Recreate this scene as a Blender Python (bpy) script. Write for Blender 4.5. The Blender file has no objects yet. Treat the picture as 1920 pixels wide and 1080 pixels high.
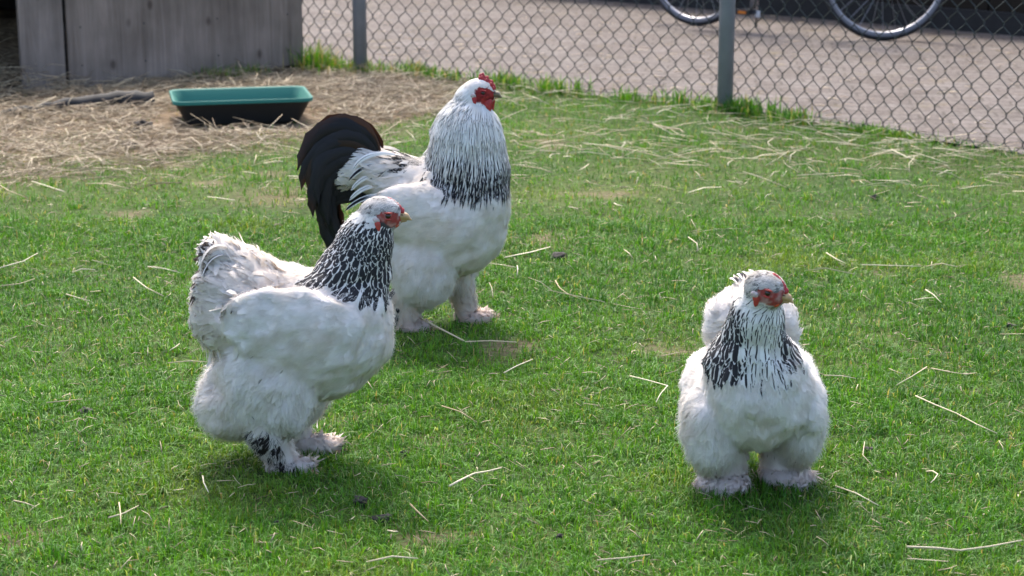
import bpy, bmesh, math, random
import numpy as np
from mathutils import Vector, Matrix

random.seed(7)
RNG = np.random.default_rng(11)
R = math.radians
SC = bpy.context.scene
COL = SC.collection

# ------------------------------------------------------------------ camera
cam_d = bpy.data.cameras.new('camera')
cam_d.sensor_width = 36.0
cam_d.lens = 66.75
cam_d.clip_end = 600.0
cam_d.clip_start = 0.05
cam_d.dof.use_dof = True
cam_d.dof.focus_distance = 3.75
cam_d.dof.aperture_fstop = 8.0
cam = bpy.data.objects.new('camera', cam_d)
COL.objects.link(cam)
cam.location = (0, 0, 1.183)
cam.rotation_euler = (R(90 - 14), 0, 0)
SC.camera = cam

# ------------------------------------------------------------------ sky and sun
SUN_EL, SUN_AZ = R(52), R(-9)           # azimuth from +Y towards +X
world = bpy.data.worlds.new('World')
SC.world = world
world.use_nodes = True
wn = world.node_tree.nodes
wl = world.node_tree.links
for n in list(wn):
    wn.remove(n)
sky = wn.new('ShaderNodeTexSky')
sky.sky_type = 'NISHITA'
sky.sun_disc = False
sky.sun_elevation = SUN_EL
sky.sun_rotation = SUN_AZ
sky.dust_density = 4.6
sky.air_density = 0.95
sky.ozone_density = 2.0
bg = wn.new('ShaderNodeBackground')
bg.inputs['Strength'].default_value = 0.15
wo = wn.new('ShaderNodeOutputWorld')
wl.new(sky.outputs[0], bg.inputs[0])
wl.new(bg.outputs[0], wo.inputs[0])

sd = bpy.data.lights.new('sun', 'SUN')
sd.energy = 1.45
sd.angle = R(10)
sd.color = (1.0, 0.94, 0.85)
sun = bpy.data.objects.new('sun', sd)
COL.objects.link(sun)
sdir = Vector((math.cos(SUN_EL) * math.sin(SUN_AZ), math.cos(SUN_EL) * math.cos(SUN_AZ), math.sin(SUN_EL)))
sun.rotation_euler = (-sdir).to_track_quat('-Z', 'Y').to_euler()
sun.location = sdir * 20

SC.view_settings.view_transform = 'Standard'
SC.view_settings.look = 'None'
SC.view_settings.gamma = 1.0
SC.view_settings.use_curve_mapping = False
SC.view_settings.exposure = 1.72
SC.render.engine = 'CYCLES'
SC.cycles.max_bounces = 12
SC.cycles.diffuse_bounces = 8
SC.cycles.transmission_bounces = 10
SC.cycles.transparent_max_bounces = 8

# ------------------------------------------------------------------ helpers: objects
def tag(o, label=None, cat=None, group=None, kind=None):
    if label: o['label'] = label
    if cat: o['category'] = cat
    if group: o['group'] = group
    if kind: o['kind'] = kind
    return o

def link(name, me, parent=None, mat=None, loc=None, rot=None):
    o = bpy.data.objects.new(name, me)
    COL.objects.link(o)
    if parent is not None: o.parent = parent
    if loc is not None: o.location = loc
    if rot is not None: o.rotation_euler = rot
    if mat is not None and me is not None and len(me.materials) == 0:
        me.materials.append(mat)
    return o

def empty(name, loc=(0, 0, 0), rz=0.0):
    o = link(name, None, loc=loc, rot=(0, 0, rz))
    o.empty_display_size = 0.1
    return o

def npmesh(name, V, F, smooth=True, attrs=None):
    """V (n,3); F list of (m,k) int arrays; attrs: name -> (type, array) on points"""
    me = bpy.data.meshes.new(name)
    V = np.ascontiguousarray(V, np.float32)
    if not isinstance(F, list): F = [F]
    F = [np.asarray(f, np.int32) for f in F if len(f)]
    nl = sum(f.size for f in F)
    npoly = sum(len(f) for f in F)
    me.vertices.add(len(V))
    me.vertices.foreach_set('co', V.ravel())
    me.loops.add(nl)
    me.loops.foreach_set('vertex_index', np.concatenate([f.ravel() for f in F]))
    me.polygons.add(npoly)
    st, tot, s0 = [], [], 0
    for f in F:
        k = f.shape[1]
        st.append(s0 + np.arange(len(f)) * k)
        tot.append(np.full(len(f), k))
        s0 += f.size
    me.polygons.foreach_set('loop_start', np.concatenate(st).astype(np.int32))
    me.polygons.foreach_set('loop_total', np.concatenate(tot).astype(np.int32))
    if smooth:
        me.polygons.foreach_set('use_smooth', np.ones(npoly, bool))
    me.update(calc_edges=True)
    if attrs:
        for an, (ty, arr) in attrs.items():
            a = me.attributes.new(an, ty, 'POINT')
            arr = np.ascontiguousarray(arr, np.float32)
            if ty == 'FLOAT_COLOR': a.data.foreach_set('color', arr.ravel())
            elif ty == 'FLOAT_VECTOR': a.data.foreach_set('vector', arr.ravel())
            else: a.data.foreach_set('value', arr.ravel())
    return me

class MB:
    """small mesh collector: boxes, prisms, tubes"""
    def __init__(self): self.v = []; self.f = []
    def box(self, c, s, M=None):
        b = len(self.v)
        for dx, dy, dz in ((-1,-1,-1),(1,-1,-1),(1,1,-1),(-1,1,-1),(-1,-1,1),(1,-1,1),(1,1,1),(-1,1,1)):
            p = Vector((dx*s[0]/2, dy*s[1]/2, dz*s[2]/2))
            if M is not None: p = M @ p
            self.v.append(tuple(p + Vector(c)))
        for q in ((0,3,2,1),(4,5,6,7),(0,1,5,4),(1,2,6,5),(2,3,7,6),(3,0,4,7)):
            self.f.append(tuple(b + i for i in q))
        return self
    def tube(self, pts, rad, n=8, cap=True):
        pts = [Vector(p) for p in pts]
        m = len(pts)
        if not hasattr(rad, '__len__'): rad = [rad] * m
        b = len(self.v)
        up = None
        for i, p in enumerate(pts):
            t = (pts[min(i+1, m-1)] - pts[max(i-1, 0)]).normalized()
            if up is None:
                up = t.orthogonal().normalized()
            else:
                up = (up - t * up.dot(t))
                up = up.normalized() if up.length > 1e-6 else t.orthogonal().normalized()
            s = t.cross(up)
            for k in range(n):
                a = 2 * math.pi * k / n
                self.v.append(tuple(p + (up * math.cos(a) + s * math.sin(a)) * rad[i]))
        for i in range(m - 1):
            for k in range(n):
                k2 = (k + 1) % n
                self.f.append((b+i*n+k, b+i*n+k2, b+(i+1)*n+k2, b+(i+1)*n+k))
        if cap:
            self.f.append(tuple(b + k for k in reversed(range(n))))
            self.f.append(tuple(b + (m-1)*n + k for k in range(n)))
        return self
    def torus(self, c, R0, r, M=None, n=64, k=10, sq=1.0):
        b = len(self.v)
        for i in range(n):
            a = 2*math.pi*i/n
            for j in range(k):
                t = 2*math.pi*j/k
                p = Vector(((R0 + r*math.cos(t))*math.cos(a), r*sq*math.sin(t), (R0 + r*math.cos(t))*math.sin(a)))
                if M is not None: p = M @ p
                self.v.append(tuple(p + Vector(c)))
        for i in range(n):
            for j in range(k):
                self.f.append((b+i*k+j, b+((i+1)%n)*k+j, b+((i+1)%n)*k+(j+1)%k, b+i*k+(j+1)%k))
        return self
    def mesh(self, name, smooth=False, bevel=0.0):
        me = bpy.data.meshes.new(name)
        me.from_pydata(self.v, [], self.f)
        if bevel > 0:
            bm = bmesh.new(); bm.from_mesh(me)
            bmesh.ops.bevel(bm, geom=list(bm.edges), offset=bevel, segments=2, affect='EDGES', profile=0.6)
            bm.to_mesh(me); bm.free()
        if smooth:
            for p in me.polygons: p.use_smooth = True
        me.update()
        return me

# ------------------------------------------------------------------ helpers: noise
def vnoise(p, seed=0):
    p = np.asarray(p, float)
    i = np.floor(p).astype(np.int64); f = p - i
    f = f * f * (3 - 2 * f)
    def h(a, b, c):
        n = (a * 374761393 + b * 668265263 + c * 2147483647 + seed * 974711) & 0xffffffff
        n = ((n ^ (n >> 13)) * 1274126177) & 0xffffffff
        n = ((n ^ (n >> 16)) * 2246822519) & 0xffffffff
        return ((n ^ (n >> 15)) & 0xffff) / 65535.0
    r = 0
    for dx in (0, 1):
        for dy in (0, 1):
            for dz in (0, 1):
                w = (f[..., 0] if dx else 1 - f[..., 0]) * (f[..., 1] if dy else 1 - f[..., 1]) * (f[..., 2] if dz else 1 - f[..., 2])
                r = r + w * h(i[..., 0] + dx, i[..., 1] + dy, i[..., 2] + dz)
    return r * 2 - 1

def noise2(x, y, s, seed=0):
    return vnoise(np.stack([x * s, y * s, np.full_like(x, 0.37)], -1), seed)

def sstep(x, a, b):
    t = np.clip((x - a) / (b - a), 0, 1)
    return t * t * (3 - 2 * t)

# ------------------------------------------------------------------ helpers: materials
def new_mat(name):
    m = bpy.data.materials.new(name)
    m.use_nodes = True
    nt = m.node_tree
    for n in list(nt.nodes): nt.nodes.remove(n)
    out = nt.nodes.new('ShaderNodeOutputMaterial')
    return m, nt, out

def N(nt, ty, **kw):
    n = nt.nodes.new(ty)
    for k, v in kw.items():
        if k.startswith('i_'):
            key = k[2:]
            key = int(key) if key.isdigit() else key.replace('_', ' ')
            n.inputs[key].default_value = v
        else:
            setattr(n, k, v)
    return n

def ramp(nt, stops):
    n = nt.nodes.new('ShaderNodeValToRGB')
    e = n.color_ramp.elements
    while len(e) < len(stops): e.new(0.5)
    for i, (p, c) in enumerate(stops):
        e[i].position = p
        e[i].color = (*c, 1) if len(c) == 3 else c
    return n

def simple_mat(name, col, rough=0.6, metal=0.0, var=0.12, scale=30.0, bump=0.0, spec=0.5, col2=None):
    m, nt, out = new_mat(name)
    L = nt.links
    tc = N(nt, 'ShaderNodeTexCoord')
    nz = N(nt, 'ShaderNodeTexNoise', i_Scale=scale, i_Detail=5.0)
    L.new(tc.outputs['Object'], nz.inputs['Vector'])
    c2 = col2 or tuple(c * (1 - var * 2) for c in col)
    rp = ramp(nt, [(0.3, c2), (0.7, col)])
    L.new(nz.outputs['Fac'], rp.inputs[0])
    b = N(nt, 'ShaderNodeBsdfPrincipled', i_Roughness=rough, i_Metallic=metal)
    b.inputs['Specular IOR Level'].default_value = spec
    L.new(rp.outputs[0], b.inputs['Base Color'])
    if bump:
        bp = N(nt, 'ShaderNodeBump', i_Strength=bump, i_Distance=0.002)
        L.new(nz.outputs['Fac'], bp.inputs['Height'])
        L.new(bp.outputs[0], b.inputs['Normal'])
    L.new(b.outputs[0], out.inputs[0])
    return m

def leafy_mat(name, attr='fcol', trans=0.45, rough=0.55, spec=0.35, tmul=(1, 1, 1)):
    """thin plant material: colour from a per-blade colour attribute, light passes through"""
    m, nt, out = new_mat(name)
    L = nt.links
    at = N(nt, 'ShaderNodeAttribute', attribute_name=attr)
    b = N(nt, 'ShaderNodeBsdfPrincipled', i_Roughness=rough)
    b.inputs['Specular IOR Level'].default_value = spec
    L.new(at.outputs['Color'], b.inputs['Base Color'])
    t = N(nt, 'ShaderNodeBsdfTranslucent')
    mul = N(nt, 'ShaderNodeMix', data_type='RGBA', blend_type='MULTIPLY')
    mul.inputs[0].default_value = 1.0
    L.new(at.outputs['Color'], mul.inputs[6]); mul.inputs[7].default_value = (*tmul, 1)
    L.new(mul.outputs[2], t.inputs[0])
    mx = N(nt, 'ShaderNodeMixShader', i_0=trans)
    L.new(b.outputs[0], mx.inputs[1]); L.new(t.outputs[0], mx.inputs[2])
    L.new(mx.outputs[0], out.inputs[0])
    return m

def plumage_mat(name, trans=0.3, e0=0.45, e1=0.72, t0=0.82, t1=0.96, v0=0.0, v1=0.12, dark=(0.018, 0.017, 0.022)):
    """feather: colour attribute fcol; fuv = (across, along, amount of dark centre)"""
    m, nt, out = new_mat(name)
    L = nt.links
    at = N(nt, 'ShaderNodeAttribute', attribute_name='fcol')
    fu = N(nt, 'ShaderNodeAttribute', attribute_name='fuv')
    sp = N(nt, 'ShaderNodeSeparateXYZ')
    L.new(fu.outputs['Vector'], sp.inputs[0])
    ab = N(nt, 'ShaderNodeMath', operation='ABSOLUTE'); L.new(sp.outputs[0], ab.inputs[0])
    def mr(sock, a, b_, o0, o1):
        n = N(nt, 'ShaderNodeMapRange', interpolation_type='SMOOTHSTEP')
        n.inputs[1].default_value = a; n.inputs[2].default_value = b_
        n.inputs[3].default_value = o0; n.inputs[4].default_value = o1
        L.new(sock, n.inputs[0]); return n.outputs[0]
    mxd = N(nt, 'ShaderNodeMath', operation='MAXIMUM'); L.new(sp.outputs[2], mxd.inputs[0]); mxd.inputs[1].default_value = 0.02
    dv = N(nt, 'ShaderNodeMath', operation='DIVIDE'); L.new(ab.outputs[0], dv.inputs[0]); L.new(mxd.outputs[0], dv.inputs[1])
    k1 = mr(dv.outputs[0], e0, e1, 1, 0)          # the dark stripe narrows with the amount of dark
    k2 = mr(sp.outputs[1], t0, t1, 1, 0)
    k3 = mr(sp.outputs[1], v0, v1, 0, 1)
    def mulm(a, b_):
        n = N(nt, 'ShaderNodeMath', operation='MULTIPLY'); L.new(a, n.inputs[0]); L.new(b_, n.inputs[1]); return n.outputs[0]
    k = mulm(mulm(mulm(k1, k2), k3), mr(sp.outputs[2], 0.04, 0.10, 0, 1))
    tc = N(nt, 'ShaderNodeTexCoord')
    nz = N(nt, 'ShaderNodeTexNoise', i_Scale=26.0, i_Detail=4.0)
    L.new(tc.outputs['Object'], nz.inputs['Vector'])
    st = ramp(nt, [(0.35, (0.90, 0.875, 0.83)), (0.6, (1, 1, 1))])
    L.new(nz.outputs['Fac'], st.inputs[0])
    mu = N(nt, 'ShaderNodeMix', data_type='RGBA', blend_type='MULTIPLY'); mu.inputs[0].default_value = 1.0
    L.new(at.outputs['Color'], mu.inputs[6]); L.new(st.outputs[0], mu.inputs[7])
    mx = N(nt, 'ShaderNodeMix', data_type='RGBA')
    L.new(k, mx.inputs[0]); L.new(mu.outputs[2], mx.inputs[6]); mx.inputs[7].default_value = (*dark, 1)
    b = N(nt, 'ShaderNodeBsdfPrincipled', i_Roughness=0.8)
    b.inputs['Specular IOR Level'].default_value = 0.2
    L.new(mx.outputs[2], b.inputs['Base Color'])
    t = N(nt, 'ShaderNodeBsdfTranslucent'); L.new(mx.outputs[2], t.inputs[0])
    ms = N(nt, 'ShaderNodeMixShader', i_0=trans)
    L.new(b.outputs[0], ms.inputs[1]); L.new(t.outputs[0], ms.inputs[2])
    L.new(ms.outputs[0], out.inputs[0])
    return m

# ------------------------------------------------------------------ layout (metres)
FENCE = [(-1.038, 9.231), (-0.713, 8.955), (0.877, 7.815), (3.30, 5.05)]
FX = np.array([p[0] for p in FENCE]); FY = np.array([p[1] for p in FENCE])
def fence_y(x):
    return np.interp(x, np.concatenate([[-6.0], FX, [6.0]]), np.concatenate([[9.9], FY, [2.0]]))
SH_A = Vector((-1.97, 8.415, 0)); SH_B = Vector((-1.001, 9.051, 0))       # front of the coop
SH_D = (SH_B - SH_A).normalized(); SH_N = Vector((SH_D.y, -SH_D.x, 0))      # SH_N faces the camera

def hay_mask(x, y):
    """0..1: where straw litter covers the ground in front of the coop"""
    n = noise2(x, y, 1.8, 3) * 0.55 + noise2(x, y, 6.0, 4) * 0.40
    edge = np.interp(x, [-4, -1.9, -1.2, -0.75, -0.45, -0.2, 0.2], [6.35, 6.45, 6.50, 6.95, 7.35, 7.9, 8.6])
    return sstep(y - edge + n * 0.8, -0.40, 0.50) * sstep(-0.12 - x + n * 0.4, -0.1, 0.35)

def spot(x, y, cx, cy, rx, ry):
    return np.exp(-(((x - cx) / rx) ** 2 + ((y - cy) / ry) ** 2))

def bare_mask(x, y):
    return np.clip(spot(x, y, 0.09, 5.3, 0.06, 0.10) + 0.8 * spot(x, y, -0.72, 5.95, 0.16, 0.16)
                   + 0.7 * spot(x, y, -0.45, 6.0, 0.1, 0.12) + 0.6 * spot(x, y, 0.98, 4.9, 0.05, .05)
                   + 0.75 * sstep(noise2(x, y, 6.0, 21), 0.52, 0.78), 0, 1)

# ------------------------------------------------------------------ ground
def ground_mat():
    m, nt, out = new_mat('soil_and_thatch')
    L = nt.links
    tc = N(nt, 'ShaderNodeTexCoord')
    n1 = N(nt, 'ShaderNodeTexNoise', i_Scale=1.3, i_Detail=6.0)
    n2 = N(nt, 'ShaderNodeTexNoise', i_Scale=45.0, i_Detail=6.0)
    for n in (n1, n2): L.new(tc.outputs['Object'], n.inputs['Vector'])
    r1 = ramp(nt, [(0.35, (0.035, 0.075, 0.015)), (0.65, (0.070, 0.100, 0.028))])
    r2 = ramp(nt, [(0.3, (0.45, 0.42, 0.38)), (0.7, (1.25, 1.2, 1.1))])
    L.new(n1.outputs['Fac'], r1.inputs[0]); L.new(n2.outputs['Fac'], r2.inputs[0])
    mu = N(nt, 'ShaderNodeMix', data_type='RGBA', blend_type='MULTIPLY'); mu.inputs[0].default_value = 1
    L.new(r1.outputs[0], mu.inputs[6]); L.new(r2.outputs[0], mu.inputs[7])
    at = N(nt, 'ShaderNodeAttribute', attribute_name='litter')
    hz = N(nt, 'ShaderNodeTexNoise', i_Scale=60.0, i_Detail=5.0)
    mp = N(nt, 'ShaderNodeMapping'); mp.inputs['Scale'].default_value = (0.35, 1.6, 1)
    L.new(tc.outputs['Object'], mp.inputs[0]); L.new(mp.outputs[0], hz.inputs['Vector'])
    r3 = ramp(nt, [(0.3, (0.07, 0.050, 0.034)), (0.7, (0.24, 0.175, 0.11))])
    L.new(hz.outputs['Fac'], r3.inputs[0])
    mx = N(nt, 'ShaderNodeMix', data_type='RGBA')
    L.new(at.outputs['Fac'], mx.inputs[0]); L.new(mu.outputs[2], mx.inputs[6]); L.new(r3.outputs[0], mx.inputs[7])
    b = N(nt, 'ShaderNodeBsdfPrincipled', i_Roughness=0.95)
    b.inputs['Specular IOR Level'].default_value = 0.1
    L.new(mx.outputs[2], b.inputs['Base Color'])
    bp = N(nt, 'ShaderNodeBump', i_Strength=0.8, i_Distance=0.012)
    L.new(n2.outputs['Fac'], bp.inputs['Height']); L.new(bp.outputs[0], b.inputs['Normal'])
    L.new(b.outputs[0], out.inputs[0])
    return m

def ground_z(x, y):
    """gentle unevenness of the lawn"""
    return 0.006 * noise2(x, y, 2.0, 8) + 0.004 * noise2(x, y, 5.0, 9)

gx = np.concatenate([[-300, -80, -20, -6], np.linspace(-3.2, 3.2, 110), [6, 20, 80, 300]])
gy = np.concatenate([[-300, -80, -20, -2, 1.5], np.linspace(2.3, 9.4, 120), [11, 15, 30, 90, 400]])
GX, GY = np.meshgrid(gx, gy, indexing='ij')
GZ = ground_z(GX, GY) * ((np.abs(GX) < 3.3) & (GY > 2) & (GY < 9.5))
GZ = GZ - 0.02 * (GY > fence_y(GX) + 0.02)
nxg, nyg = GX.shape
idx = np.arange(nxg * nyg).reshape(nxg, nyg)
q = np.stack([idx[:-1, :-1], idx[1:, :-1], idx[1:, 1:], idx[:-1, 1:]], -1).reshape(-1, 4)
lit = np.clip(np.maximum(hay_mask(GX, GY), 0.85 * bare_mask(GX, GY)) * (np.abs(GX) < 5), 0, 1)
me = npmesh('ground', np.stack([GX, GY, GZ], -1).reshape(-1, 3), q, True, {'litter': ('FLOAT', lit.ravel())})
tag(link('ground', me, mat=ground_mat()), kind='structure')

# ------------------------------------------------------------------ paved path behind the fence
def path_mat():
    m, nt, out = new_mat('worn_clinker_paving')
    L = nt.links
    tc = N(nt, 'ShaderNodeTexCoord')
    mp = N(nt, 'ShaderNodeMapping'); mp.inputs['Rotation'].default_value = (0, 0, R(6))
    L.new(tc.outputs['Object'], mp.inputs[0])
    br = N(nt, 'ShaderNodeTexBrick')
    br.inputs['Scale'].default_value = 1.0
    br.inputs['Brick Width'].default_value = 0.21
    br.inputs['Row Height'].default_value = 0.105
    br.inputs['Mortar Size'].default_value = 0.007
    br.inputs['Mortar Smooth'].default_value = 0.35
    br.inputs['Color1'].default_value = (0.110, 0.089, 0.078, 1)
    br.inputs['Color2'].default_value = (0.137, 0.118, 0.108, 1)
    br.inputs['Mortar'].default_value = (0.075, 0.062, 0.050, 1)
    nw = N(nt, 'ShaderNodeTexNoise', i_Scale=3.0, i_Detail=3.0)
    L.new(tc.outputs['Object'], nw.inputs['Vector'])
    va = N(nt, 'ShaderNodeMix', data_type='RGBA', blend_type='LINEAR_LIGHT'); va.inputs[0].default_value = 0.02
    L.new(mp.outputs[0], va.inputs[6]); L.new(nw.outputs['Color'], va.inputs[7])
    L.new(va.outputs[2], br.inputs['Vector'])
    n1 = N(nt, 'ShaderNodeTexNoise', i_Scale=3.2, i_Detail=8.0, i_Roughness=0.75)
    n2 = N(nt, 'ShaderNodeTexNoise', i_Scale=38.0, i_Detail=6.0)
    for n in (n1, n2): L.new(tc.outputs['Object'], n.inputs['Vector'])
    r1 = ramp(nt, [(0.30, (0.52, 0.48, 0.43)), (0.52, (0.95, 0.95, 0.95)), (0.72, (1.2, 1.2, 1.22))])
    L.new(n1.outputs['Fac'], r1.inputs[0])
    r2 = ramp(nt, [(0.3, (0.55, 0.53, 0.50)), (0.7, (1.2, 1.2, 1.2))])
    L.new(n2.outputs['Fac'], r2.inputs[0])
    a = N(nt, 'ShaderNodeMix', data_type='RGBA', blend_type='MULTIPLY'); a.inputs[0].default_value = 1
    L.new(br.outputs['Color'], a.inputs[6]); L.new(r1.outputs[0], a.inputs[7])
    c = N(nt, 'ShaderNodeMix', data_type='RGBA', blend_type='MULTIPLY'); c.inputs[0].default_value = 1
    L.new(a.outputs[2], c.inputs[6]); L.new(r2.outputs[0], c.inputs[7])
    # moss and dry leaf crumbs in patches
    n3 = N(nt, 'ShaderNodeTexNoise', i_Scale=5.0, i_Detail=8.0, i_Roughness=0.7)
    L.new(tc.outputs['Object'], n3.inputs['Vector'])
    r3 = ramp(nt, [(0.56, (0, 0, 0)), (0.70, (1, 1, 1))])
    L.new(n3.outputs['Fac'], r3.inputs[0])
    sc_ = N(nt, 'ShaderNodeMath', operation='MULTIPLY'); sc_.inputs[1].default_value = 0.8
    L.new(r3.outputs[0], sc_.inputs[0])
    d = N(nt, 'ShaderNodeMix', data_type='RGBA')
    L.new(sc_.outputs[0], d.inputs[0]); L.new(c.outputs[2], d.inputs[6]); d.inputs[7].default_value = (0.105, 0.080, 0.036, 1)
    b = N(nt, 'ShaderNodeBsdfPrincipled', i_Roughness=0.9)
    b.inputs['Specular IOR Level'].default_value = 0.25
    L.new(d.outputs[2], b.inputs['Base Color'])
    bp = N(nt, 'ShaderNodeBump', i_Strength=0.7, i_Distance=0.006)
    iv = N(nt, 'ShaderNodeMath', operation='SUBTRACT'); L.new(n2.outputs['Fac'], iv.inputs[0]); L.new(br.outputs['Fac'], iv.inputs[1])
    L.new(iv.outputs[0], bp.inputs['Height']); L.new(bp.outputs[0], b.inputs['Normal'])
    L.new(b.outputs[0], out.inputs[0])
    return m

px = np.linspace(-9, 9, 73)
rows_ = []
py0 = fence_y(px) + 0.02 + 0.02 * noise2(px, px * 0, 3.0, 5)
PV = np.concatenate([np.stack([px, py0, np.full_like(px, 0.0)], -1), np.stack([px, np.full_like(px, 24.0), np.full_like(px, 0.0)], -1)])
nP = len(px)
PF = np.stack([np.arange(nP - 1), np.arange(1, nP), nP + np.arange(1, nP), nP + np.arange(nP - 1)], -1)
tag(link('paved_path', npmesh('paved_path', PV, PF, False), mat=path_mat()), kind='structure')

# ------------------------------------------------------------------ chicken coop
def wood_mat(name, c0, c1, seed=0.0):
    m, nt, out = new_mat(name)
    L = nt.links
    tc = N(nt, 'ShaderNodeTexCoord')
    oi = N(nt, 'ShaderNodeObjectInfo')
    mp = N(nt, 'ShaderNodeMapping'); mp.inputs['Scale'].default_value = (13, 13, 0.8); mp.inputs['Location'].default_value = (seed, seed, seed)
    L.new(tc.outputs['Object'], mp.inputs[0])
    n1 = N(nt, 'ShaderNodeTexNoise', i_Scale=1.6, i_Detail=8.0, i_Roughness=0.72, i_Distortion=0.9)
    L.new(mp.outputs[0], n1.inputs['Vector'])
    n2 = N(nt, 'ShaderNodeTexNoise', i_Scale=3.5, i_Detail=5.0)
    L.new(tc.outputs['Object'], n2.inputs['Vector'])
    r1 = ramp(nt, [(0.28, c0), (0.5, tuple((a + b_) / 2 for a, b_ in zip(c0, c1))), (0.72, c1)])
    L.new(n1.outputs['Fac'], r1.inputs[0])
    r2 = ramp(nt, [(0.3, (0.68, 0.66, 0.64)), (0.7, (1.15, 1.13, 1.13))])
    L.new(n2.outputs['Fac'], r2.inputs[0])
    mu = N(nt, 'ShaderNodeMix', data_type='RGBA', blend_type='MULTIPLY'); mu.inputs[0].default_value = 1
    L.new(r1.outputs[0], mu.inputs[6]); L.new(r2.outputs[0], mu.inputs[7])
    # knots
    mk = N(nt, 'ShaderNodeMapping'); mk.inputs['Scale'].default_value = (9, 9, 5.5); mk.inputs['Location'].default_value = (seed * 3, 1, 2)
    L.new(tc.outputs['Object'], mk.inputs[0])
    vo = N(nt, 'ShaderNodeTexVoronoi', i_Scale=1.0); vo.inputs['Randomness'].default_value = 1.0
    L.new(mk.outputs[0], vo.inputs['Vector'])
    rk = ramp(nt, [(0.06, (0.35, 0.32, 0.30)), (0.17, (1, 1, 1))])
    L.new(vo.outputs['Distance'], rk.inputs[0])
    mk2 = N(nt, 'ShaderNodeMix', data_type='RGBA', blend_type='MULTIPLY'); mk2.inputs[0].default_value = 0.8
    L.new(mu.outputs[2], mk2.inputs[6]); L.new(rk.outputs[0], mk2.inputs[7])
    b = N(nt, 'ShaderNodeBsdfPrincipled', i_Roughness=0.85)
    b.inputs['Specular IOR Level'].default_value = 0.25
    L.new(mk2.outputs[2], b.inputs['Base Color'])
    bp = N(nt, 'ShaderNodeBump', i_Strength=0.6, i_Distance=0.003)
    L.new(n1.outputs['Fac'], bp.inputs['Height']); L.new(bp.outputs[0], b.inputs['Normal'])
    L.new(b.outputs[0], out.inputs[0])
    return m

M_WOOD = wood_mat('weathered_plywood', (0.140, 0.110, 0.088), (0.310, 0.250, 0.208))
M_WOOD2 = wood_mat('weathered_board', (0.175, 0.142, 0.120), (0.320, 0.264, 0.226), 4.0)
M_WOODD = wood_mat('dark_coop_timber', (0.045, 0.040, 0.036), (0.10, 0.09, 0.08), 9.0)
M_FELT = simple_mat('roofing_felt', (0.05, 0.05, 0.05), 0.9, bump=0.5, scale=120)

sh_rot = math.atan2(SH_D.y, SH_D.x)
coop = empty('chicken_coop', tuple(SH_A), sh_rot)      # local x along the front, local -y faces the camera
tag(coop, 'weathered grey wooden chicken coop at the upper left behind the green tray', 'coop')
Lp = (SH_B - SH_A).length
# plywood front: lower edge a little above the ground, rising to the right
mb = MB()
pv = [(0.0, 0, -0.02), (Lp * 0.45, 0, 0.012), (Lp, 0, 0.030), (Lp, 0, 0.50), (0.0, 0, 0.50)]
mb.v = [(x, -0.014, z) for x, y, z in pv] + [(x, 0.0, z) for x, y, z in pv]
mb.f = [(0, 1, 2, 3, 4), (9, 8, 7, 6, 5)] + [(i, 5 + i, 5 + (i + 1) % 5, (i + 1) % 5) for i in range(5)]
link('front_panel', mb.mesh('front_panel'), coop, M_WOOD)
link('front_board', MB().box((-0.112, 0.012, 0.24), (0.200, 0.024, 0.54)).mesh('front_board', bevel=0.002), coop, M_WOOD2)
link('corner_post', MB().box((Lp - 0.03, 0.033, 0.24), (0.055, 0.055, 0.50)).mesh('corner_post', bevel=0.003), coop, M_WOODD)
link('corner_post', MB().box((-0.018, 0.05, 0.24), (0.05, 0.045, 0.50)).mesh('corner_post', bevel=0.003), coop, M_WOODD)
link('side_wall', MB().box((Lp - 0.012, 0.60, 0.24), (0.022, 1.07, 0.52)).mesh('side_wall'), coop, M_WOOD)
link('side_wall', MB().box((-1.45, 0.55, 0.24), (0.022, 1.16, 0.52)).mesh('side_wall'), coop, M_WOOD)
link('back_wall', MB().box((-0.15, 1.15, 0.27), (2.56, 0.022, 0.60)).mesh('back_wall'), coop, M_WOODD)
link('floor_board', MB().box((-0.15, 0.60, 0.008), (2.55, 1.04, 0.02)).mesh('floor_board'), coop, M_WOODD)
link('sill_beam', MB().box((0.55, 0.05, 0.055), (1.05, 0.05, 0.05)).mesh('sill_beam'), coop, M_WOODD)
Mr = Matrix.Rotation(R(6), 3, 'X')
link('roof', MB().box((-0.15, 0.60, 0.575), (2.75, 1.26, 0.025), Mr).mesh('roof'), coop, M_FELT)
for xx in (0.06, 0.36, 0.72, 1.08):
    for zz in (0.10, 0.27, 0.45):
        mb = MB().tube([(xx, -0.0165, zz), (xx, -0.0135, zz)], 0.004, 8)
        link('nail_head', mb.mesh('nail_head'), coop, M_FELT)

# ------------------------------------------------------------------ chain link fence
M_POST = simple_mat('grey_green_post_coating', (0.195, 0.196, 0.208), 0.5, 0.0, var=0.10, scale=14, bump=0.08)
M_WIRE = simple_mat('dark_green_wire_coating', (0.009, 0.017, 0.016), 0.5, 0.0, var=0.15, scale=60)
fence = empty('chain_link_fence', (FENCE[1][0], FENCE[1][1], 0))
tag(fence, 'dark green chain link fence on round grey posts along the paved path', 'fence')
fo = Vector((FENCE[1][0], FENCE[1][1], 0))
PH, PW, FH = 0.092, 0.0392, 1.30           # diamond height, half width, fence height
nz_ = int(FH / (PH / 2))
pts = []
for j in range(nz_ + 1):
    z = -0.012 + j * PH / 2
    xx = 0.0 if j % 2 == 0 else PW
    sgn = -1 if j % 2 == 0 else 1
    dy = 0.0022 * (1 if j % 2 == 0 else -1)
    pts += [(xx + sgn * 0.0010, dy, z - 0.0055), (xx + sgn * 0.0022, -dy, z + 0.0055)]
wire_me = MB().tube(pts, 0.0020, 5).mesh('wire', smooth=True)
wire_me.materials.append(M_WIRE)
ends = [Vector((*p, 0)) for p in FENCE]
rail = []
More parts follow.
